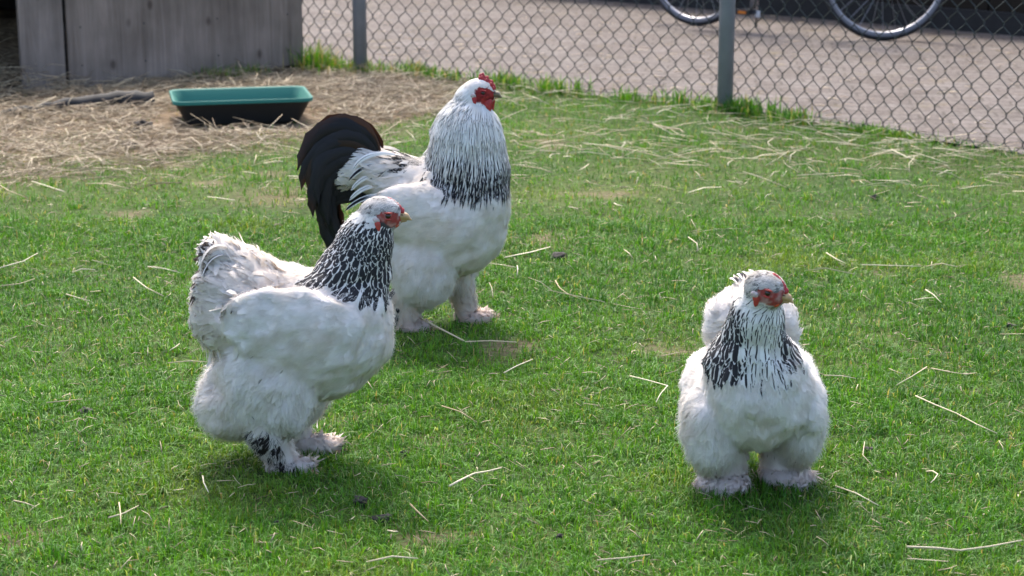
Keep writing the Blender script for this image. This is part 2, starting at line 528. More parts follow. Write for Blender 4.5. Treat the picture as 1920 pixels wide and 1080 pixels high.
for si in range(3):
    a, b = ends[si], ends[si + 1]
    d = (b - a); Ls = d.length; d.normalize(); ang = math.atan2(d.y, d.x)
    n = max(1, round(Ls / PW)); st_ = Ls / n
    for i in range(n):
        p = a + d * (i * st_)
        fl_ = i % 2 == 1
        o = link('wire', wire_me, fence, loc=tuple(p + (d * st_ if fl_ else Vector()) - fo + Vector((0, 0, 0.004 * math.sin(i * 0.37 + si)))), rot=(random.gauss(0, 0.006), random.gauss(0, 0.004), ang + random.gauss(0, 0.02)))
        o.scale = (-st_ / PW if fl_ else st_ / PW, -1 if fl_ else 1, 1)
    rail.append((a, b))
    nrm = Vector((-d.y, d.x, 0))
    for z, rr in ((0.027, 0.0016), (0.62, 0.0016), (1.27, 0.0016)):
        sag = [a + d * (Ls * t) - fo + Vector((0, 0, z - 0.006 * math.sin(math.pi * t))) + nrm * (-0.005) for t in np.linspace(0, 1, 9)]
        link('tension_wire', MB().tube(sag, rr, 6).mesh('tension_wire', True), fence, M_WIRE)
for (x, y) in [FENCE[1], FENCE[2], (2.30, 6.19)]:
    base = Vector((x, y, 0)) - fo
    d0 = Vector((0.62, 0.78, 0)) * 0.034
    prof = MB().tube([base + d0 * 0 + Vector((0, -0.038, -0.3)), base + Vector((0, -0.038, 1.33))], 0.0325, 20)
    po = link('post', prof.mesh('post', True), fence, M_POST)
    cap = MB().tube([base + Vector((0, -0.038, 1.325)), base + Vector((0, -0.038, 1.345)), base + Vector((0, -0.038, 1.358))], [0.0345, 0.034, 0.02], 20)
    link('post_cap', cap.mesh('post_cap', True), po, M_WIRE)
    for z in (0.62, 1.25):
        band = MB().torus(base + Vector((0, -0.038, z)), 0.0335, 0.0022, Matrix.Rotation(R(90), 3, 'X'), 24, 6)
        link('tie_band', band.mesh('tie_band', True), po, M_WIRE)

# ------------------------------------------------------------------ dark board wall beyond the path
M_DARK = wood_mat('dark_stained_boards', (0.010, 0.007, 0.0045), (0.024, 0.017, 0.010), 2.0)
M_PLINTH = simple_mat('dark_plinth', (0.014, 0.013, 0.013), 0.85, var=0.2, scale=20, bump=0.4)
wa, wb = Vector((-1.2, 14.25, 0)), Vector((5.2, 8.25, 0))
wd = (wb - wa); WL = wd.length; wd.normalize()
wall = empty('board_wall', tuple(wa), math.atan2(wd.y, wd.x))
tag(wall, 'low dark stained board wall behind the parked bicycle across the path', 'wall')
link('plinth', MB().box((WL / 2, 0.03, 0.05), (WL, 0.10, 0.14)).mesh('plinth'), wall, M_PLINTH)
bw = 0.31
bmesh_ = MB().box((0, 0, 0.36), (bw - 0.012, 0.024, 0.50)).mesh('board', bevel=0.003)
bmesh_.materials.append(M_DARK)
nb = int(WL / bw)
for i in range(nb):
    o = link('board', bmesh_, wall, loc=(bw * (i + 0.5), 0.03 + 0.004 * random.random(), 0.0))
link('backing_rail', MB().box((WL / 2, 0.075, 0.5), (WL, 0.04, 0.08)).mesh('backing_rail'), wall, M_DARK)
link('coping', MB().box((WL / 2, 0.06, 0.625), (WL, 0.13, 0.03)).mesh('coping'), wall, M_DARK)
link('wall_backing', MB().box((WL / 2, 0.12, 0.30), (WL, 0.03, 0.58)).mesh('wall_backing'), wall, M_DARK)

# ------------------------------------------------------------------ bicycle
M_TYRE = simple_mat('black_tyre_rubber', (0.012, 0.012, 0.014), 0.7, var=0.2, scale=50)
M_TYRE_SHINE = simple_mat('tyre_sidewall_highlight', (0.15, 0.15, 0.17), 0.5, var=0.12, scale=50)  # grey colour stands in for the glossy highlight on black sidewalls
M_ALU = simple_mat('dull_aluminium', (0.30, 0.30, 0.32), 0.4, 0.8, var=0.05, scale=30)
M_BFR = simple_mat('black_bike_paint', (0.012, 0.013, 0.016), 0.28, var=0.05, scale=20)
M_AMB = simple_mat('amber_reflector', (0.55, 0.16, 0.02), 0.25, var=0.05)
M_WHITE = simple_mat('white_plastic', (0.72, 0.72, 0.74), 0.4, var=0.03)
M_SADDLE = simple_mat('black_saddle_vinyl', (0.02, 0.02, 0.02), 0.5, var=0.1)

wr_, wf_ = Vector((1.063, 11.012, 0)), Vector((2.0, 10.265, 0))      # contact points rear / front
bd = (wf_ - wr_); WB = bd.length; bd.normalize()
bike = empty('bicycle', tuple(wr_), math.atan2(bd.y, bd.x))
tag(bike, 'dark bicycle with black tyres and painted grey sidewall highlights parked by the board wall behind the fence', 'bicycle')
WR = 0.345
def wheel(name, x, yaw):
    c = Vector((x, 0, WR))
    M = Matrix.Rotation(yaw, 3, 'Z')
    rim = MB().torus(c, WR - 0.037, 0.011, M, 72, 8, 1.3)
    hub = MB().tube([c + M @ Vector((0, -0.045, 0)), c + M @ Vector((0, 0.045, 0))], 0.018, 12)
    rim.v_off = len(rim.v)
    off = len(rim.v); rim.v += hub.v; rim.f += [tuple(off + i for i in f) for f in hub.f]
    w = link('wheel', rim.mesh('wheel', True), bike, M_ALU)
    link('tyre', MB().torus(c, WR - 0.017, 0.0175, M, 80, 12).mesh('tyre', True), w, M_TYRE)
    for s in (-1, 1):
        link('sidewall', MB().torus(c + M @ Vector((0, s * 0.0125, 0)), WR - 0.0255, 0.0065, M, 80, 8, 0.75).mesh('sidewall', True), w, M_TYRE_SHINE)
    for i in range(28):
        a = 2 * math.pi * i / 28
        s = 1 if i % 2 else -1
        tw = 0.30 * (1 if (i // 2) % 2 else -1)
        p0 = c + M @ Vector((0.018 * math.cos(a + tw * 3), s * 0.035, 0.018 * math.sin(a + tw * 3)))
        p1 = c + M @ Vector(((WR - 0.045) * math.cos(a), 0, (WR - 0.045) * math.sin(a)))
        link('spoke', MB().tube([p0, p1], 0.0013, 4).mesh('spoke'), w, M_ALU)
    return c
rc = wheel('rear', 0.0, 0.0)
fc = wheel('front', WB, R(36))
bb = Vector((0.44, 0, 0.285)); seat_c = Vector((0.30, 0, 0.80)); head_t = Vector((WB - 0.20, 0, 0.88)); head_b = Vector((WB - 0.15, 0, 0.70))
fr = MB()
for a, b, r_ in ((bb, seat_c, 0.017), (bb, head_b, 0.021), (seat_c + Vector((0.02, 0, -0.10)), head_t - Vector((0, 0, 0.04)), 0.018), (head_b, head_t, 0.022)):
    fr.tube([a, b], r_, 12)
for s in (-1, 1):
    fr.tube([bb + Vector((0, s * 0.03, 0)), rc + Vector((0, s * 0.06, 0))], 0.010, 8)
    fr.tube([seat_c + Vector((0, s * 0.02, -0.06)), rc + Vector((0, s * 0.06, 0))], 0.009, 8)
link('frame', fr.mesh('frame', True), bike, M_BFR)
fk = MB()
Mf = Matrix.Rotation(R(36), 3, 'Z')
for s in (-1, 1):
    fk.tube([head_b + Mf @ Vector((0, s * 0.035, -0.02)), fc + Mf @ Vector((-0.02, s * 0.05, 0.12)), fc + Mf @ Vector((0, s * 0.055, 0))], 0.011, 8)
link('fork', fk.mesh('fork', True), bike, M_BFR)
hb = MB().tube([head_t, head_t + Vector((0, 0, 0.12))], 0.013, 10)
hbp = [head_t + Vector((0, 0, 0.12)) + Mf @ Vector(p) for p in ((-0.18, -0.29, 0.03), (-0.05, -0.25, 0.05), (0.04, -0.10, 0.02), (0.05, 0, 0), (0.04, 0.10, 0.02), (-0.05, 0.25, 0.05), (-0.18, 0.29, 0.03))]
hb.tube(hbp, 0.0115, 10)
link('handlebar', hb.mesh('handlebar', True), bike, M_ALU)
sdl = MB()
for (x0, w0, x1, w1) in ((-0.14, 0.075, -0.06, 0.085), (-0.06, 0.085, 0.04, 0.045), (0.04, 0.045, 0.13, 0.018)):
    sdl.tube([seat_c + Vector((x0, 0, 0.16)), seat_c + Vector((x1, 0, 0.16))], [w0, w1], 14)
sdl.v = [(x, y, seat_c.z + 0.16 + (z - seat_c.z - 0.16) * 0.35) for x, y, z in sdl.v]
link('saddle', sdl.mesh('saddle', True), bike, M_SADDLE)
link('seat_post', MB().tube([seat_c, seat_c + Vector((-0.03, 0, 0.15))], 0.013, 10).mesh('seat_post', True), bike, M_ALU)
link('chain_ring', MB().torus(bb + Vector((0, -0.05, 0)), 0.085, 0.006, None, 40, 6, 0.5).mesh('chain_ring', True), bike, M_ALU)
cg = MB().box(bb + Vector((-0.21, -0.066, 0.02)), (0.55, 0.012, 0.15)).mesh('chain_guard', bevel=0.005)
link('chain_guard', cg, bike, M_BFR)
for s, dz in ((-1, -1), (1, 1)):
    ca = MB().tube([bb + Vector((0, s * 0.08, 0)), bb + Vector((0.02 * dz, s * 0.085, 0.168 * dz))], 0.011, 8)
    cr = link('crank', ca.mesh('crank', True), bike, M_ALU)
    pc = bb + Vector((0.02 * dz, s * 0.135, 0.168 * dz))
    link('pedal', MB().box(pc, (0.09, 0.09, 0.026)).mesh('pedal', bevel=0.003), cr, M_BFR)
    link('pedal_reflector', MB().box(pc + Vector((0, s * 0.047, 0)), (0.05, 0.006, 0.016)).mesh('pedal_reflector'), cr, M_AMB)
link('kickstand', MB().tube([bb + Vector((-0.05, 0.03, -0.02)), bb + Vector((-0.14, 0.17, -0.285))], 0.008, 8).mesh('kickstand', True), bike, M_ALU)
link('white_pedal_reflector', MB().box(bb + Vector((0.03, -0.1, -0.18)), (0.03, 0.006, 0.035)).mesh('white_pedal_reflector'), bike, M_WHITE)  # white pedal reflector, a small box beside the lower pedal

# ------------------------------------------------------------------ grass
def make_blades(x, y, h, w, lean, colr, name, label, zoff=0.0):
    n = len(x)
    z = ground_z(x, y) - 0.004 + zoff
    az = RNG.uniform(0, 2 * np.pi, n)
    fz = az + RNG.normal(0, 0.6, n)
    dx, dy = np.cos(fz) * lean * h, np.sin(fz) * lean * h
    sx, sy = -np.sin(az) * w / 2, np.cos(az) * w / 2
    V = np.zeros((n, 5, 3))
    V[:, 0] = np.stack([x - sx, y - sy, z], -1)
    V[:, 1] = np.stack([x + sx, y + sy, z], -1)
    mx_, my_, mz = x + dx * 0.38, y + dy * 0.38, z + h * 0.60
    V[:, 2] = np.stack([mx_ - sx * 0.8, my_ - sy * 0.8, mz], -1)
    V[:, 3] = np.stack([mx_ + sx * 0.8, my_ + sy * 0.8, mz], -1)
    V[:, 4] = np.stack([x + dx, y + dy, z + h * np.clip(1.1 - 0.45 * lean, 0.25, 1)], -1)
    b = (np.arange(n) * 5)[:, None]
    F4 = b + np.array([[0, 1, 3, 2]]); F3 = b + np.array([[2, 3, 4]])
    C = np.ones((n, 5, 4)); C[:, :, :3] = colr[:, None, :]
    C[:, :2, :3] *= np.array([0.95, 0.85, 0.8])          # blade bases multiplied slightly darker and browner
    me = npmesh(name, V.reshape(-1, 3), [F4, F3], True, {'fcol': ('FLOAT_COLOR', C.reshape(-1, 4))})
    return me

M_GRASS = leafy_mat('grass_blade', trans=0.42, rough=0.48, spec=0.22, tmul=(1.15, 1.05, 0.4))
def lawn_points(n, y0, y1, margin):
    y = RNG.uniform(y0, y1, n)
    xm = 0.285 * y + margin
    x = RNG.uniform(-1, 1, n) * xm.max()
    k = np.abs(x) < xm
    return x[k], y[k]
def grass_cols(x, y):
    n = len(x)
    patch = noise2(x, y, 1.7, 31) * 0.5 + noise2(x, y, 7.0, 32) * 0.35 + noise2(x, y, 22.0, 33) * 0.3
    t = np.clip(0.5 + 0.6 * patch - 0.02 * sstep(y, 4.5, 6.5) + RNG.normal(0, 0.26, n), 0, 1)[:, None]
    c = (1 - t) * np.array([0.030, 0.120, 0.014]) + t * np.array([0.100, 0.265, 0.019])
    c = c * RNG.uniform(0.65, 1.35, (n, 1))
    yel = sstep(noise2(x, y, 4.0, 35) + RNG.normal(0, 0.3, n), 0.35, 0.9)[:, None]
    c = c * (1 - yel) + yel * np.array([0.14, 0.24, 0.035])
    pale = RNG.random(n) < 0.05
    c[pale] = np.array([0.30, 0.38, 0.14])
    dry = RNG.random(n) < (0.014 + 0.16 * hay_mask(x, y) + 0.05 * sstep(y, 5, 6.8))
    c[dry] = np.array([0.34, 0.28, 0.13]) * RNG.uniform(0.6, 1.2, (dry.sum(), 1))
    return c
xs, ys = [], []
for (n, y0, y1, mg) in ((330000, 2.45, 4.0, 0.40), (240000, 4.0, 5.6, 0.40), (190000, 5.6, 9.2, 0.45)):
    a, b = lawn_points(n, y0, y1, mg); xs.append(a); ys.append(b)
x = np.concatenate(xs); y = np.concatenate(ys)
clump = noise2(x, y, 26.0, 41) * 0.5 + noise2(x, y, 60.0, 42) * 0.5
dens = 0.62 + 0.6 * clump
dens *= (1 - 0.93 * hay_mask(x, y)) * (1 - 0.85 * bare_mask(x, y))
dens *= (y < fence_y(x) - 0.01 + 0.05 * RNG.normal(0, 1, len(x)))
# not inside the coop
loc_n = (x - SH_A.x) * SH_N.x + (y - SH_A.y) * SH_N.y
dens *= (loc_n > 0.02) | (x > SH_B.x + 0.03)
keep = RNG.random(len(x)) < dens
x, y = x[keep], y[keep]
tall = 0.5 * np.clip(1 - np.abs(fence_y(x) - 0.05 - y) / 0.12, 0, 1)
h = (0.014 + 0.016 * RNG.random(len(x)) ** 1.5 + 0.007 * noise2(x, y, 6.0, 51) + 0.007 * noise2(x, y, 14.0, 52) + 0.009 * clump[keep]) * (1 + tall * 1.6)
h = np.clip(h, 0.007, 0.09)
w = RNG.uniform(0.0014, 0.0026, len(x)) * (1 + 0.09 * (y - 2.5))
lean = np.clip(np.abs(RNG.normal(0.75, 0.55, len(x))), 0, 1.7)
me = make_blades(x, y, h, w, lean, grass_cols(x, y), 'grass', '')
tag(link('grass', me, mat=M_GRASS), 'short green lawn grass growing over the whole yard', 'grass', kind='stuff')

# taller tufts at the coop corner and along the fence foot
def tuft_field(spots):
    X, Y, H_ = [], [], []
    for (cx_, cy_, r_, n, hh) in spots:
        X.append(cx_ + RNG.normal(0, r_, n)); Y.append(cy_ + RNG.normal(0, r_, n)); H_.append(hh * RNG.uniform(0.4, 1.1, n))
    return np.concatenate(X), np.concatenate(Y), np.concatenate(H_)
spots = [(-0.93, 8.98, 0.05, 260, 0.16), (-0.86, 8.93, 0.06, 200, 0.10), (-0.70, 8.86, 0.06, 120, 0.08), (-1.25, 8.78, 0.06, 160, 0.08), (-1.38, 8.70, 0.05, 120, 0.07)]
for i in range(60):
    t = random.uniform(-1.0, 1.55)
    spots.append((t, float(fence_y(np.array(t))) - 0.02 + random.uniform(-0.05, 0.03), 0.03, 45, random.uniform(0.05, 0.085) * (1.2 if t < 1.2 else 0.6)))
for i in range(10):
    t = random.uniform(0.75, 1.15)
    spots.append((t, float(fence_y(np.array(t))) - 0.06, 0.035, 60, random.uniform(0.05, 0.09)))
for i in range(14):
    t = random.uniform(-0.6, 0.0)
    spots.append((t, float(fence_y(np.array(t))) + random.uniform(0.0, 0.2), 0.03, 22, random.uniform(0.05, 0.09)))
x, y, h = tuft_field(spots)
c = grass_cols(x, y) * 1.05
me = make_blades(x, y, h, RNG.uniform(0.003, 0.006, len(x)), np.abs(RNG.normal(0.4, 0.25, len(x))), c, 'tall_grass', '')
tag(link('tall_grass', me, mat=M_GRASS), 'longer uncut grass along the foot of the chain link fence and coop', 'grass', kind='stuff')

# coarser tufts the birds leave standing in the lawn
tx_, ty_ = lawn_points(900, 2.5, 7.2, 0.2)
tk = (noise2(tx_, ty_, 2.6, 71) > 0.05) & (ty_ < fence_y(tx_) - 0.15) & (hay_mask(tx_, ty_) < 0.5)
x, y, h = tuft_field([(a, b, 0.010 + 0.012 * random.random(), random.randint(14, 34), random.uniform(0.028, 0.050)) for a, b in zip(tx_[tk], ty_[tk])])
c = grass_cols(x, y) * np.array([0.92, 1.0, 0.95])
me = make_blades(x, y, h, RNG.uniform(0.0018, 0.0034, len(x)), np.abs(RNG.normal(0.7, 0.4, len(x))), c, 'grass_tufts', '')
tag(link('grass_tufts', me, mat=M_GRASS), 'coarser longer grass tufts standing up in the lawn', 'grass', kind='stuff')

# ------------------------------------------------------------------ straw
def straw_tubes(P0, P1, P2, r, col, name, sides=3):
    """each stalk: three points, thin prism"""
    n = len(P0)
    V = np.zeros((n, 3, sides, 3)); PP = [P0, P1, P2]
    t = P2 - P0; t /= np.linalg.norm(t, axis=1)[:, None] + 1e-9
    up = np.tile(np.array([0, 0, 1.0]), (n, 1)); s = np.cross(t, up); s /= np.linalg.norm(s, axis=1)[:, None] + 1e-9
    up = np.cross(s, t)
    ph = RNG.uniform(0, 6.28, n)
    for j in range(3):
        rr = r * (1.0 if j < 2 else 0.7)
        for k in range(sides):
            a = ph + 2 * np.pi * k / sides
            V[:, j, k] = PP[j] + (s * np.cos(a)[:, None] + up * np.sin(a)[:, None] * 0.7) * rr[:, None]
    b = (np.arange(n) * 3 * sides)[:, None]
    F = []
    for j in range(2):
        for k in range(sides):
            k2 = (k + 1) % sides
            F.append(b + np.array([[j * sides + k, j * sides + k2, (j + 1) * sides + k2, (j + 1) * sides + k]]))
    F = np.concatenate(F)
    caps = [b + np.array([[2, 1, 0]]), b + np.array([[2 * sides, 2 * sides + 1, 2 * sides + 2]])] if sides == 3 else []
    C = np.ones((n, 3 * sides, 4)); C[:, :, :3] = col[:, None, :]
    return npmesh(name, V.reshape(-1, 3), [F] + caps, False, {'fcol': ('FLOAT_COLOR', C.reshape(-1, 4))})

M_STRAW = leafy_mat('dry_straw', trans=0.15, rough=0.5, spec=0.4)
def straw_cols(n, hay=False):
    t = RNG.random((n, 1))
    a, b = (np.array([0.18, 0.122, 0.068]), np.array([0.56, 0.46, 0.30])) if hay else (np.array([0.38, 0.29, 0.16]), np.array([0.78, 0.69, 0.50]))
    return (1 - t) * a + t * b
def straw_set(x, y, z, L_, r, tilt, name, mat=M_STRAW, hay=False, az=None):
    n = len(x)
    if az is None: az = RNG.uniform(0, 2 * np.pi, n)
    tl = RNG.normal(0, tilt, n)
    d = np.stack([np.cos(az) * np.cos(tl), np.sin(az) * np.cos(tl), np.abs(np.sin(tl))], -1)
    P0 = np.stack([x, y, z], -1); P2 = P0 + d * L_[:, None]
    P1 = (P0 + P2) / 2 + np.stack([RNG.normal(0, 0.07, n) * L_, RNG.normal(0, 0.07, n) * L_, np.abs(RNG.normal(0, 0.04, n)) * L_], -1)
    return straw_tubes(P0, P1, P2, r, straw_cols(n, hay), name)

# litter bed in front of and inside the coop
x = RNG.uniform(-3.2, 0.2, 60000); y = RNG.uniform(6.0, 9.3, 60000)
loc_n = (x - SH_A.x) * SH_N.x + (y - SH_A.y) * SH_N.y
loc_t = (x - SH_A.x) * SH_D.x + (y - SH_A.y) * SH_D.y
k = (RNG.random(len(x)) < hay_mask(x, y) * 0.42) & ((loc_n > 0.03) | ((loc_t < -0.22) & (loc_n > -0.05)) | (x > SH_B.x))
k &= ~((np.abs(x + 1.083) < 0.33) & (np.abs(y - 7.48) < 0.27)) & (y < fence_y(x) - 0.05)
x, y = x[k], y[k]
loc_n = (x - SH_A.x) * SH_N.x + (y - SH_A.y) * SH_N.y
loc_t = (x - SH_A.x) * SH_D.x + (y - SH_A.y) * SH_D.y
pile = 0.10 * np.exp(-((loc_n - 0.03) / 0.18) ** 2) * (loc_t < 0.05) * sstep(-loc_t, -0.1, 0.15) 
z = ground_z(x, y) + 0.004 + RNG.random(len(x)) * (0.016 + pile)
Ls = RNG.uniform(0.03, 0.17, len(x))
me = straw_set(x, y, z, Ls, RNG.uniform(0.0009, 0.0022, len(x)), 0.16, 'straw_litter', hay=True)
tag(link('straw_litter', me, mat=M_STRAW), 'thick trampled straw litter on the ground in front of the coop', 'straw', kind='stuff')

# heaped bedding inside the open bay of the coop
def mound(a, b):
    return 0.02 + 0.30 * sstep(b, -0.02, 0.42) * (0.75 + 0.25 * noise2(a, b, 3.0, 91)) + 0.03 * noise2(a, b, 9.0, 92)
mx_, my_ = np.meshgrid(np.linspace(-1.42, 0.25, 50), np.linspace(0.06, 1.10, 36), indexing='ij')
mz_ = mound(mx_, my_)
ii = np.arange(mx_.size).reshape(mx_.shape)
mq = np.stack([ii[:-1, :-1], ii[1:, :-1], ii[1:, 1:], ii[:-1, 1:]], -1).reshape(-1, 4)
ca, sa = math.cos(sh_rot), math.sin(sh_rot)
def to_world(a, b): return SH_A.x + ca * a - sa * b, SH_A.y + sa * a + ca * b
wx, wy = to_world(mx_, my_)
hp_ = npmesh('straw_heap', np.stack([wx, wy, mz_], -1).reshape(-1, 3), mq, True, {'litter': ('FLOAT', np.ones(mx_.size))})
heap = link('straw_heap', hp_, mat=bpy.data.materials['soil_and_thatch'])
tag(heap, 'heaped straw bedding inside the open left bay of the coop', 'straw', kind='stuff')
a_ = RNG.uniform(-1.3, -0.2, 2600); b_ = RNG.uniform(0.08, 0.95, 2600)
wx, wy = to_world(a_, b_)
me = straw_set(wx, wy, mound(a_, b_) + 0.012 * RNG.random(2600), RNG.uniform(0.03, 0.15, 2600), RNG.uniform(0.001, 0.0022, 2600), 0.3, 'bedding_straw', hay=True)
link('bedding_straw', me, heap, M_STRAW)['kind'] = 'stuff'

# loose straw scattered over the lawn, thickest near the fence
n = 10500
x = RNG.uniform(-1.6, 2.3, n); y = 2.8 + 6.2 * RNG.random(n)
pr = 0.014 + 0.022 * sstep(y, 4, 6) + 0.75 * np.exp(-((y - 6.75 + 0.35 * (x - 0.6)) / 0.45) ** 2) * sstep(x, -0.2, 0.3) + 0.4 * np.exp(-((y - (fence_y(x) - 0.35)) / 0.30) ** 2) + 0.45 * spot(x, y, -0.6, 6.1, 0.35, 0.25) + 0.30 * sstep(y, 5.6, 7.0)
pr *= (y < fence_y(x) - 0.06) * (np.abs(x) < 0.285 * y + 0.4) * (1 - hay_mask(x, y))
k = RNG.random(n) < pr * 0.55
x, y = x[k], y[k]
z = ground_z(x, y) + 0.014 + 0.016 * RNG.random(len(x))
az = RNG.normal(-0.35, 0.75, len(x)) + np.pi * (RNG.random(len(x)) < 0.5)
me = straw_set(x, y, z, RNG.uniform(0.02, 0.16, len(x)) ** 1.0, RNG.uniform(0.0008, 0.0023, len(x)), 0.14, 'loose_straw', az=az)
tag(link('loose_straw', me, mat=M_STRAW), 'pale loose straw strewn across the lawn towards the fence', 'straw', kind='stuff')
# crumbs of straw and dead leaf blown onto the paving
x = RNG.uniform(-1.2, 3.2, 2600); y = RNG.uniform(5.5, 12.0, 2600)
k = (y > fence_y(x) + 0.05) & (RNG.random(2600) < 0.25 + 0.75 * np.exp(-((y - fence_y(x)) / 0.8)))
x, y = x[k], y[k]
me = straw_set(x, y, np.full(len(x), 0.004) + 0.004 * RNG.random(len(x)), RNG.uniform(0.008, 0.07, len(x)), RNG.uniform(0.001, 0.0035, len(x)), 0.04, 'path_litter', hay=True)
tag(link('path_litter', me, mat=M_STRAW), 'scattered crumbs of straw and dead leaf on the paved path', 'litter', kind='stuff')
# mown pieces and dead bits deep in the turf
n = 7000
x, y = lawn_points(n, 2.5, 7.0, 0.3)
x_k = y < fence_y(x) - 0.05
x, y = x[x_k], y[x_k]
me = straw_set(x, y, ground_z(x, y) + 0.006 + 0.014 * RNG.random(len(x)), RNG.uniform(0.006, 0.035, len(x)), RNG.uniform(0.0006, 0.0013, len(x)), 0.3, 'dry_clippings', hay=True)
tag(link('dry_clippings', me, mat=M_STRAW), 'tiny dry clippings lying down among the grass blades', 'clippings', kind='stuff')

STALKS = [
 ([(-0.221, 4.328), (-0.106, 4.131), (0.012, 4.114)], 'long bent straw stalk lying just in front of the rooster feet'),
 ([(-0.111, 3.198), (-0.068, 3.262), (-0.021, 3.291)], 'thick curved straw stalk alone on the grass at the lower centre'),
 ([(-0.177, 3.108), (-0.142, 3.02)], 'short slanting straw piece beside dark crumbs at the lower centre'),
 ([(-0.14, 3.665), (-0.071, 3.563)], 'thin straight straw stalk on open grass right of the walking hen'),
 ([(-0.019, 3.876), (0.044, 3.983)], 'thin straw stalk tilting up to the right at the picture centre'),
 ([(0.25, 3.876), (0.324, 3.799), (0.291, 3.69)], 'hook shaped bent straw stalk left of the front facing hen'),
 ([(0.827, 3.726), (0.882, 3.603), (0.937, 3.484)], 'long straight straw stalk on the grass right of the front facing hen'),
 ([(0.897, 3.951), (0.806, 3.81)], 'straw stalk slanting down left, lower arm of a V at the right'),
 ([(0.907, 3.943), (0.975, 3.887)], 'straw stalk slanting down right, right arm of a V at the right'),
 ([(0.667, 3.887), (0.731, 3.864)], 'short straw piece touching the right flank of the front facing hen'),
 ([(0.857, 5.033), (0.886, 4.909)], 'short straw piece on the grass right of the hen head'),
 ([(0.924, 4.879), (1.078, 4.873)], 'level straight straw stalk on the grass right of the hen head'),
 ([(0.575, 3.193), (0.633, 3.095)], 'thin straw stalk lying right below the feet of the front facing hen'),
 ([(0.754, 3.276), (0.771, 3.248), (0.749, 3.206)], 'small hooked straw piece at the lower right of the lawn'),
 ([(0.137, 2.841), (0.224, 2.872)], 'straw stalk cut by the bottom edge of the picture at the centre'),
 ([(0.642, 2.89), (0.727, 2.878), (0.83, 2.91)], 'long pale straw stalk near the bottom right corner'),
 ([(-0.681, 3.105), (-0.656, 3.0)], 'upright looking straw piece of a crossed pair at the lower left'),
 ([(-0.686, 3.037), (-0.645, 3.087)], 'slanting straw piece of a crossed pair at the lower left'),
 ([(-0.864, 3.113), (-0.822, 3.087)], 'short straw piece near the bottom left corner'),
 ([(-0.557, 3.228), (-0.536, 3.158)], 'short steep straw piece below the walking hen'),
 ([(-0.938, 3.662), (-0.874, 3.69)], 'thin straw stalk ending at a dark clod on the left'),
 ([(-0.752, 3.983), (-0.652, 3.975)], 'level straw stalk touching the rear of the walking hen'),
 ([(-1.109, 4.58), (-1.029, 4.496)], 'straight pale straw stalk alone on the grass left of the walking hen'),
 ([(-1.351, 4.867), (-1.301, 4.921), (-1.289, 5.033)], 'bent straw stalk at the left picture edge, the upper of two'),
 ([(-1.289, 4.656), (-1.221, 4.728)], 'straight straw stalk at the left picture edge, the lower of two'),
 ([(-0.964, 4.885), (-0.863, 4.814)], 'thin straw stalk on the grass left of the walking hen tail'),
 ([(0.109, 4.717), (0.133, 4.58), (0.171, 4.527)], 'curled straw stalk on the grass right of the rooster legs'),
 ([(1.032, 4.591), (1.043, 4.476)], 'short steep straw piece at the right, level with the hen back'),
 ([(0.543, 7.228), (0.637, 7.128), (0.646, 7.043)], 'broad whitish straw stalk in the strewn straw below the right post'),
 ([(0.337, 6.776), (0.434, 6.634), (0.56, 6.446)], 'longest stalk in the strewn straw right of the rooster breast'),
 ([(1.343, 6.645), (1.391, 6.436)], 'straight pale stalk in the strewn straw near the right fence bottom'),
]
for i, (pp, lab) in enumerate(STALKS):
    rr = 0.0013 if i not in (1, 0, 15, 28) else 0.0018
    if pp[0][1] > 6: rr *= 1.5
    P = []
    for j in range(len(pp) - 1):
        for t in (0, 0.5):
            P.append((pp[j][0] * (1 - t) + pp[j + 1][0] * t, pp[j][1] * (1 - t) + pp[j + 1][1] * t))
    P.append(pp[-1])
    base = Vector((P[0][0], P[0][1], float(ground_z(np.array(P[0][0]), np.array(P[0][1]))) + 0.026))
    pts3 = [Vector((p[0] + random.uniform(-.002, .002), p[1] + random.uniform(-.002, .002), base.z + random.uniform(-0.002, 0.004))) - base for p in P]
    rad = [rr * (1.15 - 0.5 * j / (len(P) - 1)) for j in range(len(P))]
    me = MB().tube(pts3, rad, 6).mesh('straw_stalk', True)
    cl = straw_cols(1)[0] * 1.05
    a = me.attributes.new('fcol', 'FLOAT_COLOR', 'POINT')
    a.data.foreach_set('color', np.tile(np.array([*cl, 1], np.float32), len(me.vertices)))
    tag(link('straw_stalk', me, None, M_STRAW, loc=tuple(base)), lab, 'straw', 'straw stalks lying singly on the lawn')

# ------------------------------------------------------------------ tray
M_TRAYI = leafy_mat('green_tray_plastic', attr='fcol', trans=0.30, rough=0.62, spec=0.3)
M_TRAYO = simple_mat('black_tray_plastic', (0.012, 0.013, 0.014), 0.5, var=0.1, scale=25)
tray = empty('shallow_tray', (-1.083, 7.530, 0.004), R(12.3))
tag(tray, 'shallow rectangular tray, green inside and black outside, before the coop', 'tray')
def rrect(w, d, r, z, n=5):
    out = []
    for (sx, sy, a0) in ((1, 1, 0), (-1, 1, 90), (-1, -1, 180), (1, -1, 270)):
        for k in range(n):
            a = R(a0 + 90 * k / (n - 1))
            out.append((sx * (w / 2 - r) + r * math.cos(a), sy * (d / 2 - r) + r * math.sin(a), z))
    return out
def loft(rings, name, capa=True):
    v = [p for r_ in rings for p in r_]; n = len(rings[0]); f = []
    for i in range(len(rings) - 1):
        for k in range(n):
            f.append((i*n+k, i*n+(k+1) % n, (i+1)*n+(k+1) % n, (i+1)*n+k))
    if capa: f.append(tuple(reversed(range(n))))
    me = bpy.data.meshes.new(name); me.from_pydata(v, [], f)
    for p in me.polygons: p.use_smooth = len(p.vertices) == 4
    return me
link('outer_shell', loft([rrect(0.445, 0.285, 0.03, 0.0), rrect(0.450, 0.290, 0.03, 0.006), rrect(0.528, 0.368, 0.035, 0.074)], 'outer_shell'), tray, M_TRAYO)
